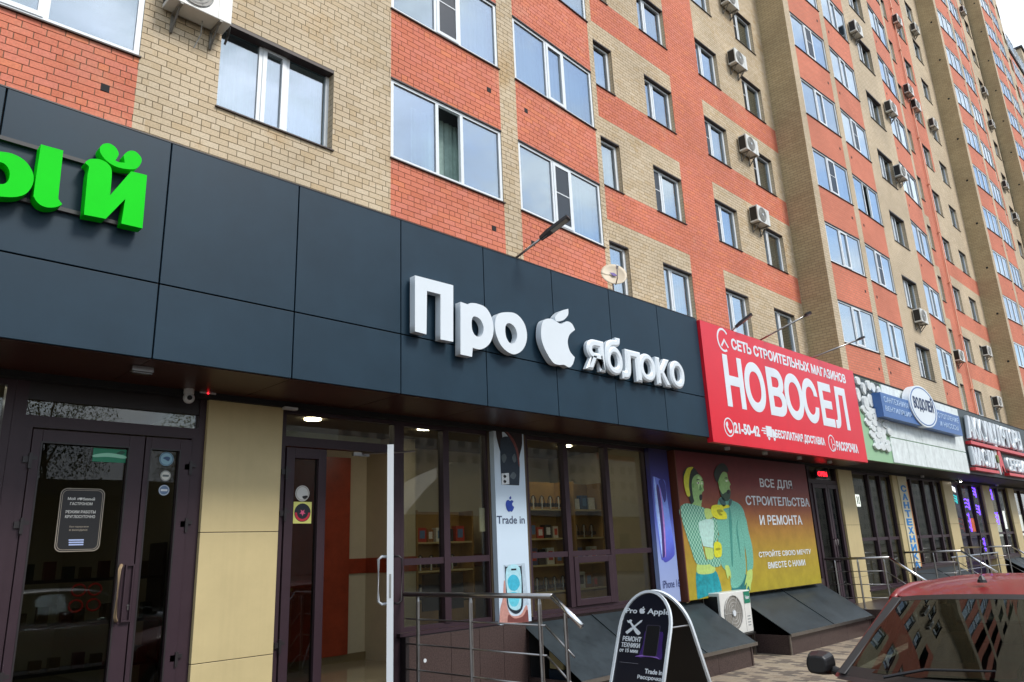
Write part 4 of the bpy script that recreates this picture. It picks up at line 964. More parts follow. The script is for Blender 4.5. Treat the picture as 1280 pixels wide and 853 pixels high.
# black battery and oil shop sign
BS = Thing('shop_sign', (27, FA, 4.1), 'black sign with white block letters АККУМУЛЯТОРЫ over a red strip', 'sign')
BS.box('board', (23.17, 34.5, FA - .02, FA + .05, BOT + .02, 4.98), flat('black green board', 40, 52, 54, rough=.4))
k = lambda x, y: (1195 + x / 7.755, 500 + y / 7.755); yk = FA - .16
a, b, c = atY(*k(95, 135), yk), atY(*k(125, 365), yk), atY(*k(655, 480), yk)
lt = M['face']
word = 'АККУМУЛЯТОРЫ'; z0, z1 = b.z, a.z - .02; wl = (c.x - a.x) / len(word)
for i, ch in enumerate(word):
    me = text_mesh(ch, .1, .035); sidemats(me); fit(me, a.x + i * wl + .02, a.x + (i + 1) * wl - .03, z0, z1, 0, .12); BS.flat('letter', me, yk + .12, [lt, M['ledge']])
BS.box('red_strip', (a.x - .05, 33, yk, FA - .02, z0 - .16, z0 - .07), M['redtrim'])
a2, b2, c2 = atY(*k(150, 440), yk), atY(*k(185, 640), yk), atY(*k(400, 600), yk)
z1, z0 = z0 - .22, b2.z + .03
wl = (c2.x - a2.x) / 5
for i, ch in enumerate('МАСЛА'):
    me = text_mesh(ch, .1, .035); sidemats(me); fit(me, a2.x + i * wl + .02, a2.x + (i + 1) * wl - .03, z0, z1, 0, .12); BS.flat('letter', me, yk + .12, [lt, M['ledge']])
BS.box('red_strip', (a2.x - .03, c2.x, yk, FA - .02, z0 - .14, z0 - .06), M['redtrim'])
x3 = c2.x + .95
for i, ch in enumerate('СЕРВИС'):
    me = text_mesh(ch, .1, .035); sidemats(me); fit(me, x3 + .25 + i * .42, x3 + .25 + i * .42 + .37, z0, z1 - .1, 0, .12); BS.flat('letter', me, yk + .12, [lt, M['ledge']])
BS.box('red_strip', (x3 + .2, x3 + 3, yk, FA - .02, z0 - .14, z0 - .06), M['redtrim'])
cx = c2.x + .5
for nm, pts, mm in (('emblem_plate', [(-.35, .25), (-.1, .5), (.1, .55), (.3, .3), (.2, 0), (-.25, -.05)], M['ledge']), ('emblem_red', [(-.02, .35), (.2, .3), (.38, -.45), (.12, -.2), (-.05, -.5), (-.1, 0)], M['redtrim']), ('emblem_green', [(-.32, .1), (-.15, .12), (-.12, -.1), (-.3, -.12)], flat('olive', 110, 120, 60)), ('emblem_grey', [(-.3, -.15), (-.1, -.15), (-.1, -.5), (-.22, -.5)], M['ledge'])):
    yy = {'emblem_plate': FA - .06, 'emblem_red': FA - .09, 'emblem_green': FA - .1, 'emblem_grey': FA - .08}[nm]
    me = shape_mesh([catmull([(cx + q[0], (z0 + z1) / 2 + .05 + q[1] * .85) for q in pts], 3)], .04); BS.flat(nm, me, yy, mm)

# vertical board with blue letters
VB = Thing('vertical_sign', (20.83, SH, 2), 'narrow vertical board with blue letters on the pillar', 'sign')
VB.box('board', (20.52, 21.14, SH - .08, SH + .1, .9, 3.13), flat('pale peach board', 214, 206, 176))
VB.box('edge_strip', (21.10, 21.14, SH - .086, SH - .081, .9, 3.0), flat('orange edge', 205, 130, 70))
for i, ch in enumerate('САНТЕХНИКА'):
    z = 2.90 - i * .207; wrect('letter', ch, VB.e, VB.o, SH - .08, 20.62, 21.0, z - .165, z + .005, flat('bright blue ink', 30, 130, 205) if i == 0 else bpy.data.materials['bright blue ink'], .01, .04)

# ================================================================== POSTERS
def gradmat(name, stops, z0, z1, noise=.1, ns=3, rough=.45):
    """printed colour blend from z0 (first) to z1 (last)"""
    mt, t, p = newmat(name); g = t.nodes.new("ShaderNodeNewGeometry"); s = t.nodes.new("ShaderNodeSeparateXYZ"); t.links.new(g.outputs['Position'], s.inputs[0])
    mr = t.nodes.new("ShaderNodeMapRange"); mr.inputs[1].default_value = z0; mr.inputs[2].default_value = z1; t.links.new(s.outputs[2], mr.inputs[0])
    r = t.nodes.new("ShaderNodeValToRGB"); e = r.color_ramp.elements; e[0].color = (*hexc(*stops[0]), 1); e[1].color = (*hexc(*stops[-1]), 1)
    for i, c in enumerate(stops[1:-1]): q = e.new((i + 1) / (len(stops) - 1)); q.color = (*hexc(*c), 1)
    n = t.nodes.new("ShaderNodeTexNoise"); n.inputs['Scale'].default_value = ns; n.inputs['Detail'].default_value = 8; n.inputs['Roughness'].default_value = .7; t.links.new(g.outputs['Position'], n.inputs[0])
    m2 = t.nodes.new("ShaderNodeMapRange"); m2.inputs[1].default_value = .3; m2.inputs[2].default_value = .7; m2.inputs[3].default_value = 1 - noise; m2.inputs[4].default_value = 1 + noise; t.links.new(n.outputs[0], m2.inputs[0])
    h = t.nodes.new("ShaderNodeHueSaturation"); t.links.new(mr.outputs[0], r.inputs[0]); t.links.new(r.outputs[0], h.inputs['Color']); t.links.new(m2.outputs[0], h.inputs['Value']); t.links.new(h.outputs[0], p.inputs['Base Color'])
    p.inputs['Roughness'].default_value = rough; return mt
PC = {}
def pc(*rgb):
    if rgb not in PC: PC[rgb] = mat('print ink', hexc(*rgb), .45, noise=.16, nscale=22)
    return PC[rgb]
TP = Thing('poster', (6.8, SH, 2), 'tall white Trade in poster with two phones beside the wide shop window', 'poster')
yp = SH - .10
TP.box('board', (6.45, 6.985, yp, SH - .022, .84, BOT - .06), gradmat('trade poster white', [(196, 212, 226), (205, 224, 240), (214, 232, 246)], .84, 3.1, .02))
kk = (600, 520, 3.16)                                # crop of the poster used for tracing
def pr(t, name, pts, col, y, ox, oy, s, lift=.002, n=4):
    me = shape_mesh([[(atY(q[0], q[1], y).x, atY(q[0], q[1], y).z) for q in loop(pts, ox, oy, s, n)]], .0012)
    return t.flat(name, me, y - lift, col)
pr(TP, 'hair_print', [(60, 38, 1), (164, 42, 1), (166, 110), (158, 150), (150, 195, 1), (140, 140), (120, 95), (88, 60), (90, 110), (82, 150, 1), (66, 90)], pc(34, 18, 20), yp, *kk, lift=.001)
pr(TP, 'phone_print', [(80, 92, 1), (98, 82), (128, 90), (148, 140), (156, 200), (154, 275, 1), (85, 272, 1), (80, 180)], pc(38, 52, 66), yp, *kk, lift=.0024)
pr(TP, 'hair_strand', [(96, 55), (130, 90), (150, 140), (156, 200), (150, 190), (142, 140), (122, 95)], pc(120, 66, 62), yp, *kk, lift=.0038)
for lp in ([(84, 160), (96, 150), (104, 165), (96, 185), (88, 180)], [(126, 165), (136, 150), (142, 175), (134, 185)], [(118, 240), (130, 222), (142, 235), (132, 250)]): pr(TP, 'leaf_print', lp, pc(92, 104, 110), yp, *kk, lift=.0038)
pr(TP, 'camera_square', [(84, 228, 1), (113, 226, 1), (115, 270, 1), (86, 272, 1)], pc(226, 232, 234), yp, *kk, lift=.0038)
pr(TP, 'camera_lens', [(91, 238), (97, 233), (103, 240), (97, 246)], pc(14, 18, 24), yp, *kk, lift=.005); pr(TP, 'camera_lens', [(91, 258), (97, 253), (103, 260), (97, 266)], pc(14, 18, 24), yp, *kk, lift=.005)
def apple(t, cx, cz, s, y, m_, lift=.003):
    body = [(0, .30, 1), (-.16, .38), (-.36, .30), (-.44, .05), (-.36, -.28), (-.18, -.46), (0, -.42), (.16, -.46), (.33, -.28), (.40, -.12, 1), (.26, -.02), (.22, .12), (.37, .26, 1), (.22, .37)]
    leaf = [(.12, .66, 1), (-.04, .56), (-.02, .40, 1), (.14, .48)]
    for b_, nm in ((body, 'apple_symbol'), (leaf, 'leaf_symbol')): t.flat(nm, shape_mesh([[(cx + q[0] * s, cz + q[1] * s) for q in catmull(b_, 5)]], .0012), y - lift, m_)
p = atY(600 + 118 / 3.16, 520 + 350 / 3.16, yp); apple(TP, p.x, p.z - .01, .17, yp, pc(36, 66, 158))
wtext('lettering', 'Trade in', TP.e, TP.o, yp - .001, (621, 645), (622, 655), (656, 655), pc(48, 62, 92), .002, .012)
pr(TP, 'phone_shadow', [(92, 590, 1), (176, 582, 1), (192, 745, 1), (110, 770, 1)], pc(176, 194, 208), yp, *kk, lift=.001)
pr(TP, 'phone_print', [(98, 600), (102, 596), (158, 594), (164, 600), (170, 735), (160, 772), (140, 782), (118, 768), (106, 735)], pc(28, 42, 54), yp, *kk, lift=.0024)
pr(TP, 'screen_print', [(103, 604), (156, 600), (162, 735), (150, 766), (122, 762), (110, 730)], pc(168, 214, 226), yp, *kk, lift=.0038)
pr(TP, 'screen_orb', [(108, 650), (125, 628), (146, 635), (156, 665), (140, 690), (116, 684)], pc(64, 178, 206), yp, *kk, lift=.005)
pr(TP, 'screen_orb', [(112, 705), (135, 695), (156, 712), (146, 748), (125, 752), (113, 730)], pc(96, 196, 216), yp, *kk, lift=.005)
pr(TP, 'notch_print', [(122, 604, 1), (142, 603, 1), (142, 610, 1), (122, 611, 1)], pc(16, 22, 30), yp, *kk, lift=.005)
pr(TP, 'hand_print', [(76, 820, 1), (80, 760), (90, 720), (94, 655), (99, 660), (104, 730), (112, 770), (128, 790), (160, 785), (180, 750), (188, 760), (192, 815, 1)], pc(190, 140, 130), yp, *kk, lift=.0018)
pr(TP, 'palm_print', [(108, 815, 1), (112, 785), (135, 800), (168, 792), (186, 765), (192, 815, 1)], pc(118, 66, 62), yp, *kk, lift=.0032)
PP = Thing('poster', (10.15, SH, 2), 'tall blue poster of a violet phone beside the builders banner', 'poster')
PP.box('board', (9.755, 10.25, yp, SH - .022, .84, BOT - .06), gradmat('phone poster blue', [(150, 165, 205), (140, 158, 210), (92, 104, 190), (56, 54, 130), (34, 30, 76)], .95, 3.1, .03))
kk = (805, 550, 4.062)
pr(PP, 'phone_print', [(44, 205), (52, 188), (78, 198), (104, 208), (112, 260), (132, 400), (155, 555), (148, 595), (112, 622), (96, 610), (86, 590), (60, 380)], gradmat('phone print', [(70, 70, 170), (100, 120, 225), (130, 160, 240), (110, 125, 215)], 1.4, 2.6, .12, 6), yp, *kk, lift=.0012)
pr(PP, 'camera_bar', [(74, 210), (92, 200), (106, 225), (112, 290), (104, 318), (94, 290), (84, 250)], pc(52, 52, 128), yp, *kk, lift=.0026)
pr(PP, 'phone_edge', [(62, 250), (74, 240), (96, 400), (106, 560), (98, 600), (88, 560), (74, 400)], pc(62, 44, 112), yp, *kk, lift=.0026)
pr(PP, 'phone_gleam', [(80, 260), (84, 262), (104, 430), (110, 580), (106, 580), (96, 430)], pc(176, 130, 206), yp, *kk, lift=.004)
pr(PP, 'phone_gleam', [(50, 210), (56, 212), (84, 440), (92, 590), (86, 560), (66, 400)], pc(168, 196, 250), yp, *kk, lift=.004)
wtext('lettering', 'iPhone 16', PP.e, PP.o, yp - .001, (828, 726), (829, 736), (850, 734), pc(52, 62, 108), .002, .012)

# builders banner with two printed figures
BN = Thing('banner', (13, SH, 2), 'builders shop banner, dark red to mustard, with two green tinted people and white writing', 'banner')
yn = SH - .17
bx0, bx1, bz0_, bz1_ = 10.37, 15.06, .84, 3.13
BN.box('board', (bx0, bx1, yn, SH - .02, bz0_, bz1_), gradmat('banner print', [(164, 148, 40), (166, 142, 44), (160, 120, 44), (140, 76, 44), (112, 38, 38), (96, 26, 34)], .9, 3.1, .16, 5))
BN.box('edge_frame', (bx0 - .03, bx0 - .002, yn - .01, SH - .02, bz0_ - .02, bz1_), flat('rust brown frame', 98, 52, 34))
kk = (840, 570, 4.736)
def bp(nm, pts, col, lift, n=4): return pr(BN, nm, pts, col if not isinstance(col, tuple) else pc(*col), yn, *kk, lift=lift, n=n)
check = mat('checked shirt print', hexc(70, 150, 130), .5)
t_ = check.node_tree; g = t_.nodes.new('ShaderNodeTexChecker'); g.inputs['Scale'].default_value = 24; g.inputs[1].default_value = (*hexc(70, 138, 118), 1); g.inputs[2].default_value = (*hexc(150, 196, 172), 1)
gg = t_.nodes.new('ShaderNodeNewGeometry'); t_.links.new(gg.outputs['Position'], g.inputs[0]); t_.links.new(g.outputs[0], t_.nodes['Principled BSDF'].inputs['Base Color'])
dots = mat('dotted shirt print', hexc(104, 170, 152), .5, noise=.4, nscale=40)
skin, skin2, ydk = (148, 190, 118), (176, 202, 112), (30, 42, 38)
bp('jeans_print', [(143, 688), (200, 700), (255, 680), (282, 740), (295, 800, 1), (150, 850, 1)], mat('jeans print', hexc(20, 140, 150), .5, noise=.35, nscale=14), .0014)
bp('belly_print', [(148, 632, 1), (215, 636), (252, 655), (248, 690), (190, 702), (146, 690)], skin2, .0026)
bp('shirt_print', [(60, 372), (110, 380), (165, 385), (163, 440), (180, 540), (202, 618), (222, 640), (180, 645), (140, 632), (108, 540), (76, 440)], check, .0038)
bp('shirt_print', [(232, 374), (262, 380), (272, 470), (262, 520), (280, 600), (285, 650), (240, 655), (205, 612), (240, 545), (246, 450)], check, .0038)
bp('top_print', [(163, 388), (235, 376), (247, 440), (240, 545, 1), (183, 535, 1), (160, 440)], (176, 214, 204), .005)
bp('midriff_print', [(190, 540, 1), (240, 548, 1), (244, 606), (205, 608)], skin2, .005)
bp('neck_print', [(110, 230), (140, 250), (172, 285), (160, 312), (120, 300)], skin, .005)
bp('sleeve_print', [(42, 312), (75, 283), (120, 288), (190, 310), (204, 342), (198, 374), (150, 388), (90, 382), (50, 362)], check, .0064)
bp('hair_print', [(66, 92), (92, 66), (128, 72), (152, 100), (166, 125), (128, 140), (122, 200), (130, 262), (112, 285), (96, 240), (76, 180), (64, 128)], ydk, .0064)
bp('face_print', [(126, 124), (150, 110), (172, 126), (184, 160), (182, 186), (186, 205), (174, 222), (175, 262), (166, 290), (140, 288), (124, 250), (117, 200), (115, 155)], skin, .0078)
bp('cheek_light', [(150, 122), (168, 130), (178, 160), (168, 200), (152, 190), (150, 150)], (186, 224, 156), .0092)
bp('headband_print', [(74, 102), (90, 72), (122, 68), (108, 92), (100, 130), (97, 180), (104, 235), (86, 236), (70, 180), (67, 130)], (206, 206, 60), .0092)
bp('eye_print', [(142, 160), (152, 154), (160, 162), (151, 168)], (232, 240, 220), .0106); bp('pupil_print', [(150, 158), (155, 157), (156, 164), (151, 165)], ydk, .012); bp('eye_print', [(168, 162), (174, 158), (178, 166), (173, 170)], (232, 240, 220), .0106)
bp('brow_print', [(138, 146), (150, 138), (162, 144), (150, 144)], ydk, .0106); bp('brow_print', [(168, 146), (177, 142), (180, 148)], ydk, .0106)
bp('nose_shade', [(163, 170), (172, 195), (166, 206), (158, 200)], (96, 150, 84), .0106)
bp('mouth_print', [(158, 238), (168, 228), (176, 236), (172, 262), (162, 262)], (24, 30, 26), .0106); bp('ear_print', [(116, 168), (124, 164), (127, 184), (120, 190)], (120, 172, 92), .0106)
# the man behind
bp('trousers_print', [(350, 700, 1), (415, 690, 1), (470, 720, 1), (462, 800, 1), (352, 830, 1)], mat('trousers print', hexc(30, 110, 110), .5, noise=.3, nscale=14), .0014)
bp('torso_print', [(272, 268), (300, 244), (350, 262), (402, 290), (430, 350), (428, 450), (430, 560), (436, 690), (402, 770), (352, 778), (342, 700), (310, 640), (292, 540), (278, 470), (262, 380)], dots, .0026)
bp('arm_print', [(400, 292), (436, 370), (452, 450), (472, 530), (480, 620), (474, 672), (446, 682), (440, 600), (424, 500), (404, 400)], dots, .0038)
bp('arm_print', [(270, 470), (292, 520), (300, 600), (322, 660), (308, 672), (284, 620)], dots, .0038)
bp('hand_print', [(444, 684), (472, 674), (474, 725), (466, 760), (462, 800), (450, 770), (436, 806), (440, 750), (428, 770), (438, 715)], skin2, .005)
bp('hand_print', [(312, 655), (332, 650), (346, 690), (348, 726), (336, 708), (330, 730), (320, 700)], skin2, .005)
bp('fold_print', [(338, 300), (352, 380), (356, 500), (360, 640), (352, 640), (344, 500), (336, 380)], (66, 138, 126), .0052)
bp('fold_print', [(392, 360), (386, 420), (398, 520), (404, 600), (396, 560), (380, 440)], (66, 138, 126), .0052)
bp('hair_print', [(248, 92), (270, 56), (300, 44), (324, 66), (330, 96), (300, 92), (284, 120), (276, 156), (258, 148), (248, 120)], ydk, .0064)
bp('face_print', [(282, 122), (300, 96), (322, 104), (330, 140), (344, 168), (338, 182), (342, 205), (338, 240), (326, 262), (300, 250), (284, 215), (272, 160)], skin, .0078)
bp('beard_print', [(280, 200), (296, 226), (318, 214), (340, 206), (344, 228), (334, 262), (310, 268), (290, 244)], (48, 74, 56), .0092)
bp('mouth_print', [(322, 206), (336, 200), (340, 212), (334, 226), (324, 222)], (20, 26, 24), .0106); bp('eye_print', [(312, 148), (322, 144), (328, 150), (320, 154)], (230, 238, 218), .0092)
bp('brow_print', [(306, 134), (318, 128), (328, 134), (316, 134)], ydk, .0106); bp('ear_print', [(270, 152), (278, 148), (283, 172), (276, 180)], (120, 172, 92), .0092)
bp('collar_print', [(276, 262), (300, 248), (316, 286), (300, 300)], (60, 96, 92), .0092); bp('collar_print', [(336, 262), (352, 258), (348, 286), (334, 300)], (60, 96, 92), .0092)
bp('forearm_print', [(190, 314), (238, 322), (244, 358), (202, 374)], skin2, .0078)
bp('glove_print', [(230, 302), (258, 290), (300, 292), (334, 292), (336, 306), (300, 316), (318, 340), (322, 370), (300, 376), (262, 372), (234, 348)], (214, 212, 44), .0092)
bp('glove_shade', [(262, 322), (286, 318), (300, 330), (282, 336), (296, 350), (278, 352)], (150, 150, 26), .0106)
bp('glove_print', [(246, 520), (268, 508), (290, 530), (290, 590), (268, 602), (248, 590)], (206, 206, 44), .0092); bp('glove_shade', [(256, 548), (280, 545), (282, 556), (258, 560)], (150, 150, 26), .0106)
k = lambda x, y: (820 + x / 4.2654, 560 + y / 4.265)
for body, lt_, lb_, rr_ in (('ВСЕ ДЛЯ', (553, 162), (557, 218), (724, 200)), ('СТРОИТЕЛЬСТВА', (477, 254), (481, 305), (818, 300)), ('И РЕМОНТА', (552, 358), (556, 412), (780, 400)), ('СТРОЙТЕ СВОЮ МЕЧТУ', (547, 548), (550, 585), (826, 560)), ('ВМЕСТЕ С НАМИ', (596, 610), (600, 645), (796, 620))):
    wtext('lettering', body, BN.e, BN.o, yn - .002, k(*lt_), k(*lb_), k(*rr_), wt, .003, .02)
# ================================================================== GROUND
g = MB(); g.quad((-300, -300, -.19), (400, -300, -.19), (400, 300, -.19), (-300, 300, -.19)); tag(g.build('ground', mat('dusty ground', (.085, .08, .07), .95, noise=.25, nscale=.4)), kind='structure')
g = MB(); g.box(-40, 60, -14, 2.55, -.186, -.18); tag(g.build('road', M['asphalt']), kind='structure')
g = MB(); g.box(-40, 60, 2.55, 2.70, -.185, -.06); kb = g.build('kerb', M['concrete']); tag(kb, kind='structure')
PV = empty('pavement', (10, 4.5, GZ - .06)); tag(PV, kind='structure'); PO = (10, 4.5, GZ - .06)
MB().box(-40, 60, 2.70, SH - .02, -.184, GZ - .012).build('bedding', mat('sandy bedding', (.16, .13, .10), .95, noise=.2, nscale=20), PV, PO)
cand = []
pw_, pl_ = .098, .198
for i in range(-10, 210):
    for j in range(0, 32):
        x = 2 + i * .10; y = 2.71 + j * .2 + (.1 if i % 2 else 0)
        if y + .2 > 6.75: continue
        dark = ((i // 2) + j * 3) % 7 in (0, 1) or (i + 2 * j) % 11 == 0
        vis = inview((x, y, GZ), 6) and y < 6.0
        cand.append((0 if vis else 1, (x * x + y * y), x, y, dark))
cand.sort()
pm_ = {}
for d_, mm in ((0, 'paver'), (1, 'paverd')):
    pm_[d_] = MB().box(0, pw_, 0, pl_, -.012, .004).mesh('tile', M[mm])
rest = [MB(), MB()]
for n, (v, d, x, y, dark) in enumerate(cand):
    if n < 290 and v == 0: inst('tile', pm_[int(dark)], PV, (x - PO[0], y - PO[1], GZ - .004 - PO[2] + random.uniform(-.001, .001)))
    else: rest[int(dark)].box(x, x + pw_, y, y + pl_, GZ - .012, GZ + random.uniform(-.001, .001), 0, random.random())
for r_, mm in zip(rest, ('paver', 'paverd')): r_.build('paving_stones', M[mm], PV, PO)['kind'] = 'stuff'
MB().box(-40, 2 - 1.01, 2.71, SH - .03, GZ - .01, GZ - .004).build('outer_paving', M['paver'], PV, PO); MB().box(23.0, 60, 2.71, SH - .03, GZ - .01, GZ - .004).build('outer_paving', M['paver'], PV, PO)

# ---- landings with granite, plinths
def slab_row(t, x0, x1, y, z0, z1, n, nm='granite_slab', th=.025, mt='granite'):
    w_ = (x1 - x0) / n
    for i in range(n): t.box(nm, (x0 + i * w_ + .002, x0 + (i + 1) * w_ - .002, y, y + th, z0, z1), M[mt])
def landing(x0, x1, yf, label):
    t = Thing('entrance_steps', ((x0 + x1) / 2, (yf + SH) / 2, GZ), label, 'steps')
    t.box('landing', (x0, x1, yf, SH - .03, GZ, LZ), M['granite'])
    for i, z in enumerate((.19, .055)): t.box('step', (x0, x1, yf - .30 * (i + 1), yf - .30 * i - .002, GZ, z), M['granite'])
    return t
landing(-2, 5.12, 4.70, 'granite steps and landing in front of the grocery and phone shop doors')
landing(15.52, 20.2, 5.60, 'granite steps and landing in front of the builders shop doors')
landing(24.6, 29.0, 5.6, 'granite steps in front of the violet lit shop')
PL = Thing('granite_plinth', (5.8, SH, GZ), 'speckled brown granite plinth under the phone shop window behind the railing', 'plinth')
PL.box('core', (5.12, 6.88, SH - .07, SH + .1, GZ, .84), M['joint'])
for a, b in ((5.13, 5.70), (5.705, 6.12), (6.125, 6.50), (6.505, 6.88)): PL.box('granite_slab', (a, b, SH - .10, SH - .072, GZ, .835), M['granite'])
PL.box('end_strip', (5.085, 5.128, SH - .10, SH + .0, LZ, .84), M['alud'])
p = atY(531, 826, SH - .10); MB_ = MB(); MB_.disc((p.x, SH - .10, p.z), .02, 'y', .006); PL.part('fixing_cap', MB_, M['white'])
b = MB(); b.box(12.0, 15.5, SH - .03, SH + .1, GZ, .9); b.box(6.9, 12.0, SH - .03, SH + .1, GZ, .84); b.box(20.2, 24.6, SH - .03, SH + .1, GZ, .9); b.box(29, 40, SH - .03, SH + .1, GZ, .9)
WL = Thing('base_wall', (12, SH, GZ), 'dark granite base wall below the shop windows and the banner', 'wall'); WL.part('wall', b, M['granite'])
# sloping metal covers over the basement light wells
def cover(x0, x1, label, seams, box_=False, ze=.27, zw=.80, ye=6.02):
    t = Thing('light_well_cover', ((x0 + x1) / 2, 6.4, GZ), label, 'cover', 'sloping covers over the basement windows')
    n = len(seams) + 1; es = [x0] + seams + [x1]
    for a, b_ in zip(es, es[1:]):
        m_ = MB(); lo = [(a + .004, ye - .06, ze - .04), (b_ - .004, ye - .06, ze - .04), (b_ - .004, SH - .04, zw), (a + .004, SH - .04, zw)]
        m_.hexa(lo, [(q[0], q[1], q[2] + .008) for q in lo]); t.part('sheet', m_, M['coversheet'])
    for s_ in seams:
        m_ = MB(); lo = [(s_ - .012, ye - .062, ze - .042), (s_ + .012, ye - .062, ze - .042), (s_ + .012, SH - .05, zw), (s_ - .012, SH - .05, zw)]; m_.hexa(lo, [(q[0], q[1], q[2] + .02) for q in lo]); t.part('seam', m_, M['coversheet'])
    t.box('eave_trim', (x0 - .01, x1 + .01, ye - .075, ye - .061, ze - .075, ze - .028), M['steel'])
    nn = max(1, int((x1 - x0) / .9)); slab_row(t, x0 + .04, x1 - .04, ye - .01, GZ, ze - .06, nn)
    for x in (x0 + .04, x1 - .10): t.box('corner_post', (x, x + .04, ye - .02, ye - .005, GZ, ze - .05), M['steel'] if x < x0 + .1 else M['granite'])
    # side cheek: low granite wall, dark above
    m_ = MB(); x = x1 - .08; m_.hexa([(x, ye + .02, GZ), (x + .03, ye + .02, GZ), (x + .03, SH - .05, GZ), (x, SH - .05, GZ)], [(x, ye + .02, ze - .05), (x + .03, ye + .02, ze - .05), (x + .03, SH - .05, zw - .03), (x, SH - .05, zw - .03)]); t.part('side_wall', m_, M['granite'])
    x = x0 + .06; t.box('side_wall', (x, x + .03, ye + .02, SH - .05, GZ, ze - .06), M['granite']); t.box('well_back', (x0 + .1, x1 - .1, SH - .055, SH - .05, GZ, zw - .05), M['joint'])
    if box_: t.box('junction_box', (x0 + .22, x0 + .25, SH - .48, SH - .26, .30, .52), flat('beige box', 150, 140, 100)); t.box('dark_box', (x0 + .22, x0 + .26, SH - .5, SH - .24, .0, .29), flat('dark blue box', 18, 30, 42))
    return t
cover(6.88, 10.85, 'dark grey sheet metal slope below the three bay phone shop window', [8.2, 9.5], True)
cover(11.95, 15.35, 'sheet metal slope with dark open end below the builders banner', [13.6])
cover(20.35, 24.1, 'sheet metal slope below the grey window past the steps', [22.2])
cover(29.2, 33, 'sheet metal slope near the end of the row', [31.0])

# ---- railings
def railing(x, yw, yb_, ye, label, zt=1.27, dz=-.245, base=LZ, group='steel railings of the entrance steps', posts=(.24, 1.07, 1.95)):
    t = Thing('handrail', (x, (yw + yb_) / 2, base), label, 'railing', group)
    hr = MB(); hr.tube([(x, yw, zt), (x, yb_, zt)], .024, 10); t.part('top_rail', hr, flat('brown plastic handrail', 62, 48, 42, rough=.3) if False else M['steel'], smooth=True)
    sl = (ye - yb_); zs_ = zt + sl * .74 if sl < 0 else zt
    hr = MB(); hr.tube([(x, yb_, zt), (x, ye, zs_)], .025, 10); t.part('sloping_rail', hr, M['steell'], smooth=True)
    for k in (1, 2, 3):
        hr = MB(); z = zt + dz * k - .0; hr.tube([(x, yw - .04, z), (x, yb_ + .10, z)], .009, 6); hr.tube([(x, yb_ + .10, z), (x, ye + .1, z + (sl + .0) * .74)], .009, 6); t.part('lower_rail', hr, M['steel'], smooth=True)
    for yo in posts:
        y = yw - yo; ps = MB(); ps.tube([(x, y, base), (x, y, zt - .07), (x, y, zt - .02)], [.019, .019, .010], 8); ps.disc((x, y, base), .045, 'z', .012, 12); t.part('post', ps, M['steel'], smooth=False)
    y = ye + .18; ps = MB(); ps.tube([(x, y, GZ), (x, y, zt + (y - yb_) * .74 - .03)], .018, 8); t.part('post', ps, M['steel'])
    return t
railing(5.10, 6.85, 4.70, 4.38, 'steel railing in front of the granite plinth and phone shop window', posts=(.24, 1.07, 1.99))
railing(15.62, 6.85, 5.60, 4.94, 'steel railing at the end of the banner, its bright end sloping down', posts=(.2, .65, 1.15))
railing(20.15, 6.85, 5.60, 4.94, 'steel railing with bright sloping end, second beyond the banner', posts=(.2, .65, 1.15))
railing(24.7, 6.85, 5.60, 4.94, 'thin steel railing past the vertical blue lettered board', posts=(.2, .65, 1.15))
t = Thing('handrail', (22.4, 5.9, GZ), 'low steel railing running along the shop fronts behind the red car roof', 'railing')
m_ = MB()
for z in (1.12, .8, .5): m_.tube([(20.4, 5.9, z), (24.5, 5.9, z)], .018 if z > 1 else .009, 6)
t.part('rails', m_, M['steel']); 
for x in (20.5, 21.8, 23.1, 24.4): t.part('post', MB().tube([(x, 5.9, GZ), (x, 5.9, 1.1)], .018, 6), M['steel'])

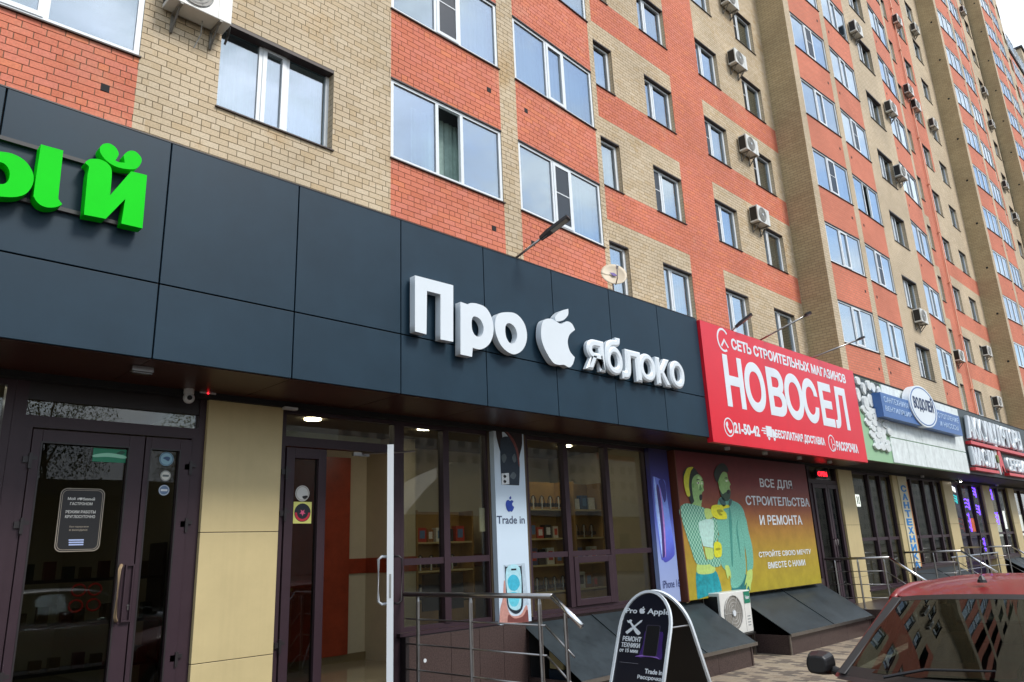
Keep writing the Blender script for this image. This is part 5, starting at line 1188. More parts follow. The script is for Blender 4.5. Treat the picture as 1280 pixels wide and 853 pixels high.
# ================================================================== FITTINGS
AC_G = 'air conditioners on the facade'
def make_ac(w_=.84, h_=.58, d_=.30, bracket=True):
    """origin: middle of the lower back edge; front faces -Y"""
    r = bpy.data.objects.new('air_conditioner', None); C.objects.link(r); r.empty_display_size = .2
    b = MB().box(-w_ / 2, w_ / 2, -d_ - .04, -.04, 0, h_).build('casing', M['cream'], r); bevel(b, .012)
    s_ = MB().box(-w_ / 2 - .003, -w_ / 2 + .01, -d_ + .0, -.06, .06, h_ - .05).build('side_vent', M['blk'], r)
    g_ = MB(); cx = -w_ * .12; R_ = h_ * .42
    g_.disc((cx, -d_ - .041, h_ / 2), R_, 'y', .004, 24); g_.build('fan_recess', flat('ac dark', 140, 137, 130), r)
    g_ = MB()
    for q in range(1, 6):
        rr = R_ * q / 5; pts = [(cx + rr * math.cos(2 * math.pi * i / 20), -d_ - .055, h_ / 2 + rr * math.sin(2 * math.pi * i / 20)) for i in range(21)]; g_.tube(pts, .0035 if q < 5 else .008, 4)
    for i in range(6): a = math.pi * i / 3; g_.tube([(cx, -d_ - .056, h_ / 2), (cx + R_ * math.cos(a), -d_ - .056, h_ / 2 + R_ * math.sin(a))], .003, 4)
    g_.build('fan_grille', flat('ac grille', 176, 175, 170), r)
    g_ = MB().disc((cx, -d_ - .058, h_ / 2), R_ * .17, 'y', .012, 12).build('fan_hub', M['white'], r)
    MB().box(w_ * .27, w_ * .274, -d_ - .0425, -d_ - .04, .02, h_ - .02).build('cover_seam', flat('ac seam', 120, 120, 118), r)
    if bracket:
        MB().tube([(w_ / 2 - .01, -.2, .12), (w_ / 2 + .05, -.16, .08), (w_ / 2 + .07, -.06, .0), (w_ / 2 + .06, .0, -.10)], .018, 6).build('pipe', flat('ac pipe', 60, 58, 55), r)
        MB().tube([(w_ * .1, -.15, -.002), (w_ * .12, -.10, -.18), (w_ * .05, -.04, -.40)], .008, 5).build('drain_hose', flat('ac hose', 150, 148, 140), r)
        for x in (-w_ * .32, w_ * .32):
            k_ = MB(); k_.box(x - .018, x + .018, -d_ - .05, -.001, -.035, -.001); k_.box(x - .018, x + .018, -.03, -.001, -.30, -.035)
            k_.hexa([(x - .010, -d_ + .02, -.036), (x + .010, -d_ + .02, -.036), (x + .010, -d_ + .06, -.036), (x - .010, -d_ + .06, -.036)], [(x - .010, -.03, -.30), (x + .010, -.03, -.30), (x + .010, -.03, -.26), (x - .010, -.03, -.26)]); k_.build('bracket', flat('bracket grey', 120, 116, 108), r)
    return r
acp = make_ac()
ac_list = [  # picture point (middle of the unit), wall plane, label
    (922, 77, YR, 'air conditioner with dark side above the second right-hand window of the tan strip'),
    (912, 2, YR, 'air conditioner cut by the top edge above the tan strip by the dark return wall'),
    (936, 184, YR, 'air conditioner above a window two storeys over the red sign'),
    (950, 272, YR, 'air conditioner above the lowest full window of the recess, over the red sign'),
    (1070, 38, YF, 'air conditioner with dark side on the tan strip near the top, beside white windows'),
    (1114, 137, YF, 'air conditioner on the tan strip beside the bright balcony windows'),
    (1122, 27, YR, 'air conditioner on the red wall high beside the second recess'),
    (1151, 397, YF, 'air conditioner below a window above the white shop sign'),
    (1126, 217, YF, 'small air conditioner tucked between tan strip and bright balcony window'),
    (1136, 114, YR, 'air conditioner left of a pair on the red strip of the second recess'),
    (1145, 133, YR, 'air conditioner just below another on the red strip of the second recess'),
    (1144, 37, YR, 'air conditioner with a loop of pipe under it beside the second dark return wall'),
    (1167, 156, YR, 'air conditioner with dark side on the tan strip beside the second return wall'),
    (1199, 446, YR, 'air conditioner with black side next to the terracotta downpipe'),
    (1234, 440, YR, 'air conditioner above a window at the foot of the second return wall'),
    (1247, 503, YR, 'air conditioner just above the black shop sign'),
    (1204, 14, YR, 'tiny air conditioner near the third return wall at the top'),
    (1231, 115, YR, 'tiny air conditioner high in the narrow third recess'),
    (1240, 156, YR, 'tiny air conditioner in the narrow third recess below the dish'),
    (1270, 272, YR, 'air conditioner at the picture edge beside the third recess windows'),
    (1257, 232, YR, 'air conditioner above the pair at the picture edge'),
]
for px, py, yy, lab in ac_list:
    p = atY(px, py, yy - .2)
    o = copy_tree(acp); o.location = (p.x, yy - .002, p.z - .27); tag(o, lab, 'air conditioner', AC_G)
p = atY(250, 8, YF - .2); acp.location = (p.x - .02, YF - .002, p.z - .18); tag(acp, 'large air conditioner with brackets at the top edge beside the three part window', 'air conditioner', AC_G)
b2 = pz; o = copy_tree(acp); q = atX(1277, 104, 113.8); o.location = (113.97, q.y, q.z - .4); o.scale = (2, 2, 2); o.rotation_euler = (0, 0, -math.pi / 2); tag(o, 'air conditioner on the end wall of the distant tan tower', 'air conditioner', AC_G)
# ground unit between the two covers
G = make_ac(.95, .64, .30, False); G.location = (11.40, 6.88, .27); tag(G, 'large white air conditioner with green corner label standing between the sloping covers', 'air conditioner')
MB().box(.27, .45, -.346, -.342, .44, .62).build('green_label', flat('green label', 20, 120, 92), G)
me = fit(text_mesh('Haier', .1, .02), .30, .43, .50, .56, 0, .003); put('lettering', stand(me, -.346), M['white'], G)
for i in range(4): MB().box(.32, .41, -.344, -.342, .10 + i * .045, .115 + i * .045).build('label_print', flat('label grey', 150, 155, 155), G)
MB().box(-.46, .46, -.38, .0, -.035, -.004).build('stand', M['steel'], G)
for x, y in ((-.42, -.35), (.42, -.35), (-.42, -.03), (.42, -.03)): MB().box(x - .018, x + .018, y - .018, y + .018, -.35, -.035).build('leg', M['steel'], G)

# flood lights on the fascia edge
def flood(px, py, qx, qy, zt, ln, label, up_=.0):
    a = atY(px, py, FA); b_ = atZ(qx, qy, zt)
    a = Vector((a.x, FA + .05, TOP)); d = (b_ - a); L_ = d.length; d.normalize()
    t = Thing('flood_light', tuple(a), label, 'lamp', 'flood lights above the shop signs')
    t.part('arm', MB().tube([a, a + d * (L_ - ln * .8)], .016, 8), M['steel'], smooth=True); t.box('base_plate', (a.x - .05, a.x + .05, a.y - .05, a.y + .05, TOP - .001, TOP + .012), M['alud'])
    s_ = d.cross(Vector((0, 0, 1))).normalized(); n_ = s_.cross(d).normalized()
    c0, c1 = b_ - d * ln, b_
    def fr(c, w2, h0, h1): return [c - s_ * w2 - n_ * h0, c + s_ * w2 - n_ * h0, c + s_ * w2 + n_ * h1, c - s_ * w2 + n_ * h1]
    m_ = MB(); m_.hexa(fr(c0, .032, .014, .02), fr(c0 + d * ln * .3, .052, .014, .028)); m_.hexa(fr(c0 + d * ln * .3, .052, .014, .028), fr(c1, .052, .014, .02)); t.part('lamp_head', m_, M['alud'])
    m_ = MB(); m_.hexa(fr(c0 + d * ln * .38, .04, .017, -.013), fr(c1 - d * .03, .04, .017, -.013)); t.part('lens', m_, flat('lamp lens', 150, 145, 130, rough=.2))
flood(645, 322, 711, 272, 5.42, .42, 'grey flood light on a short arm above the raised apple sign')
flood(915, 410, 940, 393, 5.30, .34, 'short black flood light at the corner of the red sign')
flood(950, 422, 1014, 391, 5.42, .12, 'long thin lamp arm leaning out over the red sign')
flood(1015, 445, 1080, 422, 5.42, .14, 'long thin lamp arm over the end of the red sign')
# satellite dish
DS = Thing('satellite_dish', (10.9, 8.0, 5.0), 'small beige satellite dish standing on the canopy roof before a window', 'satellite dish')
dc = atY(767, 344, 8.0); nd = Vector((-.55, -.75, .35)).normalized(); sx_ = nd.cross(Vector((0, 0, 1))).normalized(); ux = sx_.cross(nd)
m_ = MB(); rows = []
for q in range(6):
    rr = .25 * q / 5; rows.append([dc + (sx_ * math.cos(2 * math.pi * i / 24) + ux * math.sin(2 * math.pi * i / 24)) * rr + nd * (.30 * rr * rr / .36 - .02) for i in range(25)])
m_.grid(rows); d_ = DS.part('reflector', m_, flat('dish beige', 205, 190, 165), smooth=True); sm = d_.modifiers.new('s', 'SOLIDIFY'); sm.thickness = .008
ctr = dc + nd * .006
DS.part('printed_mark', MB().hexa([ctr + sx_ * a + ux * b for a, b in ((-.07, -.03), (-.015, .04), (.07, .05), (.015, -.035))], [ctr + sx_ * a + ux * b + nd * .01 for a, b in ((-.07, -.03), (-.015, .04), (.07, .05), (.015, -.035))]), flat('violet ink', 100, 80, 150))
DS.part('feed_arm', MB().tube([dc - ux * .24, dc - ux * .21 + nd * .16, dc - ux * .03 + nd * .27], .012, 6), M['steel']); DS.part('receiver', MB().tube([dc - ux * .05 + nd * .23, dc - ux * .02 + nd * .30], .025, 8), M['white'])
DS.part('mast', MB().tube([dc - nd * .02, dc - nd * .12, Vector((dc.x + .08, 8.08, dc.z - .42)), Vector((dc.x + .08, 8.08, 4.98))], .02, 8), M['steel'])
# camera, sensor and lamp under the canopy
p = atY(236, 492, SH - .16); CM = Thing('security_camera', (p.x, SH - .16, BOT), 'small white dome security camera above the grocery doors', 'camera')
m_ = MB(); m_.tube([(p.x, SH - .16, BOT - .001), (p.x, SH - .16, BOT - .04), (p.x, SH - .16, BOT - .08)], [.045, .045, .03], 14); CM.part('mount', m_, M['white'])
sp = bmesh.new(); bmesh.ops.create_uvsphere(sp, u_segments=14, v_segments=10, radius=.05); me = bpy.data.meshes.new('dome'); sp.to_mesh(me); sp.free(); me.polygons.foreach_set('use_smooth', [True] * len(me.polygons))
o = put('dome', me, M['white'], CM.e); o.location = (0, -.01, -.085)
m_ = MB(); m_.disc((p.x - .012, SH - .215, BOT - .09), .022, 'y', .008, 12); CM.part('lens', m_, M['blk'])
p = atY(259, 491, SH - .10); SN = Thing('alarm_sensor', (p.x, SH - .1, p.z), 'white alarm sensor with a glowing red light beside the dome camera', 'sensor')
SN.box('casing', (p.x - .075, p.x + .075, SH - .12, SH - .06, p.z - .015, p.z + .03), M['white']); SN.part('red_light', MB().disc((p.x, SH - .12, p.z - .012), .007, 'y', .006, 8), M['ledr'])
p = atZ(177, 463, BOT - .03); FL = Thing('soffit_lamp', (p.x, p.y, BOT), 'small clear lamp box hanging from the edge of the maroon soffit', 'lamp')
FL.box('casing', (p.x - .08, p.x + .08, p.y - .035, p.y + .035, BOT - .045, BOT - .004), M['steel']); FL.box('cover', (p.x - .07, p.x + .07, p.y - .028, p.y + .028, BOT - .06, BOT - .046), M['sglass']); FL.box('bracket', (p.x - .01, p.x + .01, p.y - .01, p.y + .01, BOT - .004, BOT + .001), M['steel'])
p = atY(363, 504, SH - .12); t = Thing('soffit_box', (p.x, SH - .12, BOT), 'small grey plastic box under the soffit beside the phone shop pillar', 'box'); t.box('casing', (p.x - .07, p.x + .07, SH - .15, SH - .09, BOT - .08, BOT - .056), M['ledge'])
LD_ = Thing('led_display', (15.95, SH - .1, 2.95), 'small glowing red display above the builders shop doors', 'display')
LD_.box('casing', (15.70, 16.22, SH - .12, SH - .06, 2.90, 3.07), M['blk']); me = text_mesh('OPEN', .1, .02); fit(me, 15.74, 16.18, 2.935, 3.035, 0, .006); LD_.flat('lettering', me, SH - .12, M['ledr'])
# violet neon shop window prints
for x0, x1, z0, z1, mt_, lab in ((26.15, 26.5, 2.6, 3.1, flat('red poster', 190, 70, 75), 'tall red poster high in the violet neon window'), (25.1, 25.6, 2.85, 3.0, M['ledw'], 'small lit white panel in the violet neon window'), (25.1, 25.6, 2.52, 2.76, M['ledc'], 'lit turquoise panel in the violet neon window'),
                         (26.15, 26.75, 2.35, 2.68, M['ledb'], 'violet glowing neon patch in the middle pane'), (27.2, 27.7, 2.75, 3.05, M['ledb'], 'violet glowing neon patch at the top of the last pane'), (27.2, 27.75, 2.2, 2.5, M['ledb'], 'violet glowing neon bars in the last pane'), (26.15, 26.5, 1.7, 2.25, M['ledb'], 'tall violet glowing neon figure'),
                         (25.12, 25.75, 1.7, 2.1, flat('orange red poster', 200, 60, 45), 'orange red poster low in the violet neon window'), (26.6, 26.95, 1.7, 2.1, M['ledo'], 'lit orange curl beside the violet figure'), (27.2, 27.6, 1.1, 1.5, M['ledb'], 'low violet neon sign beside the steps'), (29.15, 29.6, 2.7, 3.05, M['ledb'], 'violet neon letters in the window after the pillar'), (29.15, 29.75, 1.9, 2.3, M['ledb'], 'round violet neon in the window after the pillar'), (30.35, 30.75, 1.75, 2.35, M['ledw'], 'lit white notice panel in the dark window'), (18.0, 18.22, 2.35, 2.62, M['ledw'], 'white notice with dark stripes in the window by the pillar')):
    t = Thing('window_sign', ((x0 + x1) / 2, SH + .06, z0), lab, 'sign'); y = SH + .055
    if 'neon' in lab:
        m_ = MB(); n_ = 3
        for i in range(n_):
            z = z0 + (z1 - z0) * (i + .5) / n_; m_.tube([(x0, y, z), ((x0 + x1) / 2, y, z + .05), (x1, y, z)], .018, 5)
        m_.tube([(x0, y, z0), (x0, y, z1)], .016, 5); m_.tube([(x1, y, z0), (x1, y, z1)], .016, 5); t.part('tube', m_, mt_)
    else: t.box('sheet', (x0, x1, y, y + .008, z0, z1), mt_)
    if 'stripes' in lab: t.box('stripe', (x0 + .04, x0 + .09, y - .002, y, z0 + .05, z1 - .04), M['blk']); t.box('stripe', (x0 + .13, x0 + .17, y - .002, y, z0 + .05, z1 - .04), M['blk'])
p = atY(604, 650, SH + .08); t = Thing('window_notice', (p.x, SH + .06, p.z), 'blank white notice sheet stuck inside the phone shop window', 'notice'); t.box('sheet', (p.x - .09, p.x + .09, SH + .050, SH + .054, p.z - .14, p.z + .14), flat('paper', 205, 200, 185))

# ================================================================== PHONE SHOP STOCK
ORD = ['first', 'second', 'third', 'fourth', 'fifth', 'sixth', 'seventh', 'eighth', 'ninth', 'tenth', 'eleventh', 'twelfth']; LEV = ['lowest', 'second', 'third', 'top']
def shelf_unit(x0, x1, y, zs, label, nb, seed):
    where = {1: 'wide wooden unit', 2: 'narrow wooden unit', 3: 'low wooden unit deeper inside'}[seed]
    t = Thing('display_shelf', ((x0 + x1) / 2, y, LZ), label, 'shelf')
    t.box('back_board', (x0, x1, y + .30, y + .32, LZ, zs[-1] + .45), M['oak'])
    for x in (x0, x1 - .03): t.box('side_board', (x, x + .03, y, y + .30, LZ, zs[-1] + .45), M['oak'])
    for z in zs: t.box('shelf', (x0 + .03, x1 - .03, y, y + .30, z - .025, z), flat('shelf edge', 200, 180, 130) if z == zs[0] and seed == 1 else bpy.data.materials['shelf edge'])
    t.box('cupboard_door', (x0 + .03, (x0 + x1) / 2 - .003, y - .01, y + .01, LZ + .05, zs[0] - .05), M['oak']); t.box('cupboard_door', ((x0 + x1) / 2 + .003, x1 - .03, y - .01, y + .01, LZ + .05, zs[0] - .05), M['oak'])
    rn = random.Random(seed)
    for zi, z in enumerate(zs):
        x = x0 + .08
        i = 0
        while x < x1 - .22:
            w_ = rn.uniform(.10, .17); h_ = rn.uniform(.16, .26)
            if (zi + seed) % 3 == 1:     # headphones on stands
                o = bpy.data.objects.new('headphones', None); C.objects.link(o); o.location = (x + .08, y + .12, z); tag(o, '%s headphones on a stand, %s shelf, %s of the phone shop' % (ORD[i], LEV[zi], where), 'headphones', 'headphones on the shop shelves')
                MB().tube([(-.06, 0, .08), (-.055, 0, .15), (-.03, 0, .20), (0, 0, .215), (.03, 0, .20), (.055, 0, .15), (.06, 0, .08)], .008, 6).build('headband', M['blk'], o)
                for sx__ in (-.06, .06): MB().tube([(sx__ - .015, 0, .07), (sx__ + .015, 0, .07)], .035, 10).build('ear_cup', M['blk'], o)
                MB().box(-.008, .008, -.008, .008, 0, .20).build('stand', M['white'], o); x += .2
            else:
                cl = rn.choice([(215, 212, 200), (190, 60, 50), (40, 44, 50), (225, 225, 222), (60, 80, 120), (150, 100, 60)])
                o = MB().box(-w_ / 2, w_ / 2, -.05, .05, 0, h_).build('product_box', pc(*cl)); o.location = (x + w_ / 2, y + .12, z)
                tag(o, '%s box counted along the %s shelf, %s of the phone shop' % (ORD[i], LEV[zi], where), 'box', 'product boxes on the phone shop shelves')
                MB().box(-w_ * .3, w_ * .3, -.053, -.0505, h_ * .25, h_ * .8).build('box_print', pc(*rn.choice([(30, 30, 36), (200, 70, 60), (90, 130, 180), (235, 235, 235)])), o)
                x += w_ + rn.uniform(.02, .06)
            i += 1
pc(1, 1, 1)
flat('shelf edge', 200, 180, 130)
shelf_unit(8.05, 9.55, 8.3, [1.05, 1.45, 1.85, 2.3], 'wooden display shelves with boxes behind the first pane of the wide window', 5, 1)
shelf_unit(9.65, 10.95 - .55, 8.3, [1.05, 1.45, 1.85, 2.3], 'wooden display shelves with headphones behind the middle pane', 5, 2)
shelf_unit(6.85, 7.95, 8.9, [1.05, 1.45, 1.85], 'low wooden display shelves deeper inside the phone shop', 5, 3)
t = Thing('sales_counter', (4.4, 9.0, LZ), 'wooden sales counter with small orange box inside the open door', 'counter')
t.box('body', (4.0, 4.85, 8.9, 9.3, LZ, 1.30), M['wood']); t.box('counter_top', (3.95, 4.9, 8.86, 9.34, 1.30, 1.34), M['oak'])
t = Thing('product_box', (4.3, 9, 1.34), 'orange and yellow box standing on the sales counter', 'box'); t.box('box', (4.40, 4.62, 8.92, 9.04, 1.341, 1.50), flat('orange card', 220, 150, 40)); t.box('box_print', (4.44, 4.58, 8.917, 8.919, 1.38, 1.46), pc(190, 60, 50))
t = Thing('television', (6.0, 8.6, .8), 'black flat screen standing dark behind the phone shop window', 'television'); t.box('screen', (6.5, 7.2, 8.3, 8.34, .95, 1.42), M['blk']); t.box('stand', (6.8, 6.9, 8.28, 8.36, LZ, .95), M['blk'])

# ================================================================== A-FRAME BOARD
AF = Thing('pavement_sign', (6.9, 4.9, GZ), 'black A shaped pavement board with white rim advertising Pro Apple repairs', 'pavement sign')
TA = atY(812, 738, 4.3); UA = Vector((-.993, .077, 0)); WA = Vector((-.077, -.993, 0)); WD = .61; tl = math.radians(21)
def af(a, b, o, sd=1):
    """a across, b down the board from its top, o outward from its face; sd -1 is the rear board"""
    dn = UA * sd * math.sin(tl) - Vector((0, 0, 1)) * math.cos(tl); nr = UA * sd * math.cos(tl) + Vector((0, 0, 1)) * math.sin(tl)
    return TA + (UA * -.07 if sd < 0 else Vector()) + WA * a + dn * b + nr * o
LB_ = (TA.z - GZ) / math.cos(tl)
def af_mesh(name, me, mats, sd=1):
    for v in me.vertices:
        q = af(v.co.x, -v.co.y, v.co.z, sd); v.co = q - Vector(AF.o)
    return put(name, me, mats, AF.e)
h_ = WD / 2
def arch(in_, bot): 
    hh_ = h_ - in_
    return [(hh_ * math.cos(math.radians(t)), -h_ * 1.12 + (h_ * 1.12 - in_) * math.sin(math.radians(t))) for t in range(0, 181, 10)] + [(-hh_, -bot), (hh_, -bot)]
bk = flat('a board navy', 14, 18, 34, rough=.35)
for sd in (1, -1):
    me = shape_mesh([arch(.02, LB_ - .03)], .006); [setattr(v.co, 'z', v.co.z - .014) for v in me.vertices]
    af_mesh('board', me, bk if sd > 0 else M['blk'], sd)
    o_ = arch(0, LB_); i_ = arch(.024, LB_ - .06)
    me = shape_mesh([o_, i_], .024); [setattr(v.co, 'z', v.co.z - .018) for v in me.vertices]; af_mesh('rim', me, M['face'], sd)
# the stay between the two boards
for sx__ in (1, -1): AF.part('stay', MB().tube([af(sx__ * (h_ - .03), .32, -.02), af(sx__ * (h_ - .03), .32, -.02, -1)], .008, 6), M['steel'])
m_ = MB(); m_.box(-.001, .001, -.001, .001, 0, .001); 
def afr(nm, f0, f1, b0, b1, mt_, me=None, o=-.0068):
    a0, a1 = -h_ + f0 * WD, -h_ + f1 * WD
    me = me or shape_mesh([rc(0, 1, 0, 1)], .1); fit(me, a0, a1, -b1 * .80, -b0 * .80, o, o + .002); return af_mesh(nm, me, mt_)
apb = [(0, .30, 1), (-.16, .38), (-.36, .30), (-.44, .05), (-.36, -.28), (-.18, -.46), (0, -.42), (.16, -.46), (.33, -.28), (.40, -.12, 1), (.26, -.02), (.22, .12), (.37, .26, 1), (.22, .37)]
apl = [(.12, .66, 1), (-.04, .56), (-.02, .40, 1), (.14, .48)]
afr('lettering', .09, .31, .205, .265, wt, text_mesh('Pro', .1, .02)); afr('lettering', .51, .93, .205, .285, wt, text_mesh('Apple', .1, .02))
afr('apple_symbol', .355, .465, .185, .265, wt, shape_mesh([catmull(apb, 4), catmull(apl, 4)], .1))
afr('screwdriver_symbol', .14, .44, .335, .50, wt, shape_mesh([[(0, .14), (.14, 0), (.42, .28), (.48, .40), (.94, .88), (.98, 1), (.86, .96), (.40, .48), (.28, .42)]], .1))
afr('wrench_symbol', .14, .44, .335, .50, wt, shape_mesh([catmull([(1, .14), (.86, 0), (.62, .22), (.28, .72), (.16, .74), (.06, .92), (.18, .90), (.24, .98), (.38, .92), (.36, .78), (.74, .40)], 3)], .1), o=-.0056)
for body, f0, f1, b0, b1 in (('РЕМОНТ', .11, .47, .52, .575), ('ТЕХНИКИ', .10, .46, .59, .64), ('от 15 мин', .08, .44, .655, .695), ('Trade in', .62, .94, .845, .895), ('Рассрочка', .50, .94, .915, .965)): afr('lettering', f0, f1, b0, b1, wt, text_mesh(body, .1, .03))
afr('glow_print', .47, .90, .45, .74, mat('violet print', hexc(62, 36, 108), .4, noise=.5, nscale=7), shape_mesh([catmull([(0, 0), (.1, .5), (.12, 1), (.5, .9), (.9, 1), (.95, .5), (1, 0), (.5, .1)], 4)], .1))
afr('glow_print', .40, .86, .70, .735, flat('lilac print', 150, 110, 200), shape_mesh([catmull([(0, .2), (.4, 1), (.8, .8), (1, .1), (.8, .35), (.4, .45)], 4)], .1), o=-.0056)
afr('phone_print', .54, .80, .385, .715, pc(10, 12, 18), shape_mesh([rrect(0, 1, 0, 1, .09)], .1), o=-.0044)
afr('phone_edge', .54, .80, .385, .715, pc(70, 66, 86), shape_mesh([rrect(0, 1, 0, 1, .09), rrect(.03, .97, .015, .985, .085)], .1), o=-.0034)
afr('rule_print', .12, .48, .802, .806, flat('rule grey', 120, 120, 130))

# ================================================================== RED CAR
def make_car(name, paint, label):
    r = bpy.data.objects.new(name, None); C.objects.link(r); tag(r, label, 'car')
    # local: +x forward, +y the car's left, z up; x=0 at the windscreen header
    def sec(half): return half + [(x, -y, z) for x, y, z in half[::-1][1:]] if half[-1][1] == 0 else half[::-1] + half
    def full(half):      # half from centre outwards -> left to right
        return [(x, -y, z) for x, y, z in half[::-1]] + [p for p in half if p[1] > 0]
    hdr = [(.085, 0, 1.450), (.08, .20, 1.448), (.065, .40, 1.440), (.04, .545, 1.425)]
    cow = [(1.10, 0, 1.03), (1.085, .28, 1.033), (1.04, .54, 1.038), (.96, .725, 1.045)]
    mid = [(-.75, 0, 1.545), (-.75, .22, 1.54), (-.75, .42, 1.52), (-.75, .575, 1.475)]
    fr2 = [(-.20, 0, 1.515), (-.20, .21, 1.512), (-.21, .41, 1.495), (-.22, .565, 1.455)]
    rr_ = [(-1.75, 0, 1.50), (-1.75, .21, 1.495), (-1.74, .40, 1.475), (-1.72, .545, 1.43)]
    rb_ = [(-2.25, 0, 1.02), (-2.24, .3, 1.02), (-2.20, .52, 1.02), (-2.12, .70, 1.02)]
    lerp = lambda A, B, t, bow=0: [(a[0] + (b[0] - a[0]) * t, a[1] + (b[1] - a[1]) * t, a[2] + (b[2] - a[2]) * t + bow) for a, b in zip(A, B)]
    # roof
    rf = MB(); rf.grid([full(q) for q in (hdr, fr2, mid, lerp(mid, rr_, .6, .012), rr_)]); o = rf.build('roof', paint, r, smooth=True); s_ = o.modifiers.new('s', 'SUBSURF'); s_.levels = s_.render_levels = 2
    # windscreen
    wsrows = [full(lerp(hdr, cow, t, .014 * math.sin(math.pi * t))) for t in (.04, .25, .5, .75, .97)]
    MB().grid([[(x, y * .955, z) for x, y, z in row] for row in wsrows]).build('windscreen', M['cglass'], r, smooth=True)
    # black surround strip behind the glass edge
    sb = MB(); 
    def strip(A, B): sb.grid([A, B])
    strip([(x, y * .99, z + .002) for x, y, z in full(lerp(hdr, cow, .0))], [(x, y * .95, z - .002) for x, y, z in full(lerp(hdr, cow, .07, .006))])
    sb.build('windscreen_seal', M['blk'], r, smooth=True); sb = MB()
    strip([(x, y * .99, z - .004) for x, y, z in full(lerp(hdr, cow, .93, .006))], [(x, y, z - .006) for x, y, z in full(lerp(hdr, cow, 1.03, -.002))])
    sb.build('windscreen_seal', M['blk'], r, smooth=True)
    body = MB()
    belt = [(1.02, .755, .99), (.4, .785, .985), (-.6, .79, .99), (-1.6, .775, 1.0), (-2.12, .72, 1.01)]
    rail = [(.05, .560, 1.415), (-.22, .575, 1.445), (-.75, .585, 1.465), (-1.5, .575, 1.445), (-1.74, .55, 1.425)]
    for sg in (1, -1):
        m = lambda P: [(x, y * sg, z) for x, y, z in P]
        # A pillar, B pillar, C pillar as tapering bars
        def bar(a, b, w0, w1, nm, mt_=paint):
            k_ = MB(); a, b = Vector(a), Vector(b); 
            k_.hexa([a + Vector((w0, 0, 0)), a + Vector((-w0, 0, 0)), a + Vector((-w0, -.05 * sg, -.01)), a + Vector((w0, -.05 * sg, -.01))], [b + Vector((w1, 0, 0)), b + Vector((-w1, 0, 0)), b + Vector((-w1, -.06 * sg, -.01)), b + Vector((w1, -.06 * sg, -.01))])
            ob = k_.build(nm, mt_, r, fix=True); bevel(ob, .012)
        bar((.98, .757 * sg, 1.02), (.04, .574 * sg, 1.425), .034, .026, 'windscreen_pillar'); bar((.99, .735 * sg, 1.045), (.065, .556 * sg, 1.432), .022, .018, 'pillar_seal', M['blk'])
        bar((-.38, .785 * sg, .99), (-.42, .58 * sg, 1.46), .05, .035, 'door_pillar', M['blk'])
        bar((-2.05, .72 * sg, 1.0), (-1.72, .555 * sg, 1.43), .10, .07, 'rear_pillar')
        k_ = MB().tube(m(rail), .028, 6).build('roof_rail', paint, r, smooth=True)
        for a, b, c, d, nm in (((.92, .745, 1.0), (-.33, .772, .995), (-.37, .585, 1.445), (.02, .568, 1.41), 'front_side_glass'), ((-.43, .772, .995), (-1.95, .72, 1.0), (-1.66, .56, 1.42), (-.45, .585, 1.45), 'rear_side_glass')):
            k_ = MB().add(m([a, b, c, d]), [(0, 1, 2, 3) if sg < 0 else (3, 2, 1, 0)]).build(nm, M['cglass'], r)
        # mirror
        k_ = MB(); c0 = Vector((.80, .90 * sg, 1.06)); lo, hi = [], []
        for i in range(12):
            a = 2 * math.pi * i / 12; q = Vector((0, (abs(math.cos(a)) ** .6) * math.copysign(1, math.cos(a)) * .092, (abs(math.sin(a)) ** .6) * math.copysign(1, math.sin(a)) * .078))
            lo.append(c0 + q + Vector((-.05, 0, 0))); hi.append(c0 + q * .72 + Vector((.07, 0, 0)))
        k_.hexa(lo, hi); k_.tube([(.82, .74 * sg, 1.0), (.81, .82 * sg, 1.03)], .03, 8); ob = k_.build('wing_mirror', M['blk'], r, fix=True); bevel(ob, .012)
        MB().hexa([p_ + Vector((-.004, 0, 0)) for p_ in [c0 + (q - c0) * .86 for q in lo]], [p_ + Vector((-.001, 0, 0)) for p_ in [c0 + (q - c0) * .86 for q in lo]]).build('mirror_glass', M['steell'], r)
        for x, nm in ((1.55, 'wheel'), (-1.65, 'wheel')):
            k_ = MB(); y0_ = .60 * sg; y1_ = .77 * sg; n = 24
            ringv = lambda rr, y: [(x + rr * math.cos(2 * math.pi * i / n), y, .29 + rr * math.sin(2 * math.pi * i / n)) for i in range(n)]
            k_.hexa(ringv(.29, y0_), ringv(.29, y1_)); wv = k_.build(nm, M['blk'], r, fix=True); bevel(wv, .02)
            MB().hexa(ringv(.19, y1_ - .01 * sg), ringv(.17, y1_ + .012 * sg)).build('rim', M['steel'], wv, fix=True)
        k_ = MB(); k_.hexa([(2.02, .42 * sg, .66), (2.02, .66 * sg, .66), (1.86, .72 * sg, .66), (1.86, .42 * sg, .66)], [(1.96, .42 * sg, .82), (1.95, .64 * sg, .82), (1.80, .71 * sg, .80), (1.80, .42 * sg, .82)]); k_.build('headlight', M['white'], r, fix=True)
    # lower body in cross sections
    def prof(x, w_, zt, zb, crown=.03): return [(x, 0, zt + crown), (x, w_ * .45, zt + crown * .8), (x, w_ * .82, zt + .0), (x, w_ * .95, zt - .05), (x, w_, zt - .18), (x, w_ * 1.0, zb + .18), (x, w_ * .96, zb), (x, w_ * .5, zb - .02), (x, 0, zb - .02)]
    rows = []
    for x, w_, zt, zb in ((2.10, .58, .58, .28), (2.05, .68, .72, .22), (1.85, .74, .84, .20), (1.5, .77, .92, .20), (1.15, .79, .975, .20), (.9, .80, 1.0, .20), (0, .805, 1.0, .20), (-1, .805, 1.0, .20), (-1.9, .79, 1.0, .20), (-2.25, .74, .96, .22), (-2.32, .66, .80, .26)):
        rows.append(full(prof(x, w_, zt, zb, .035 if x > 1 else -.02)))
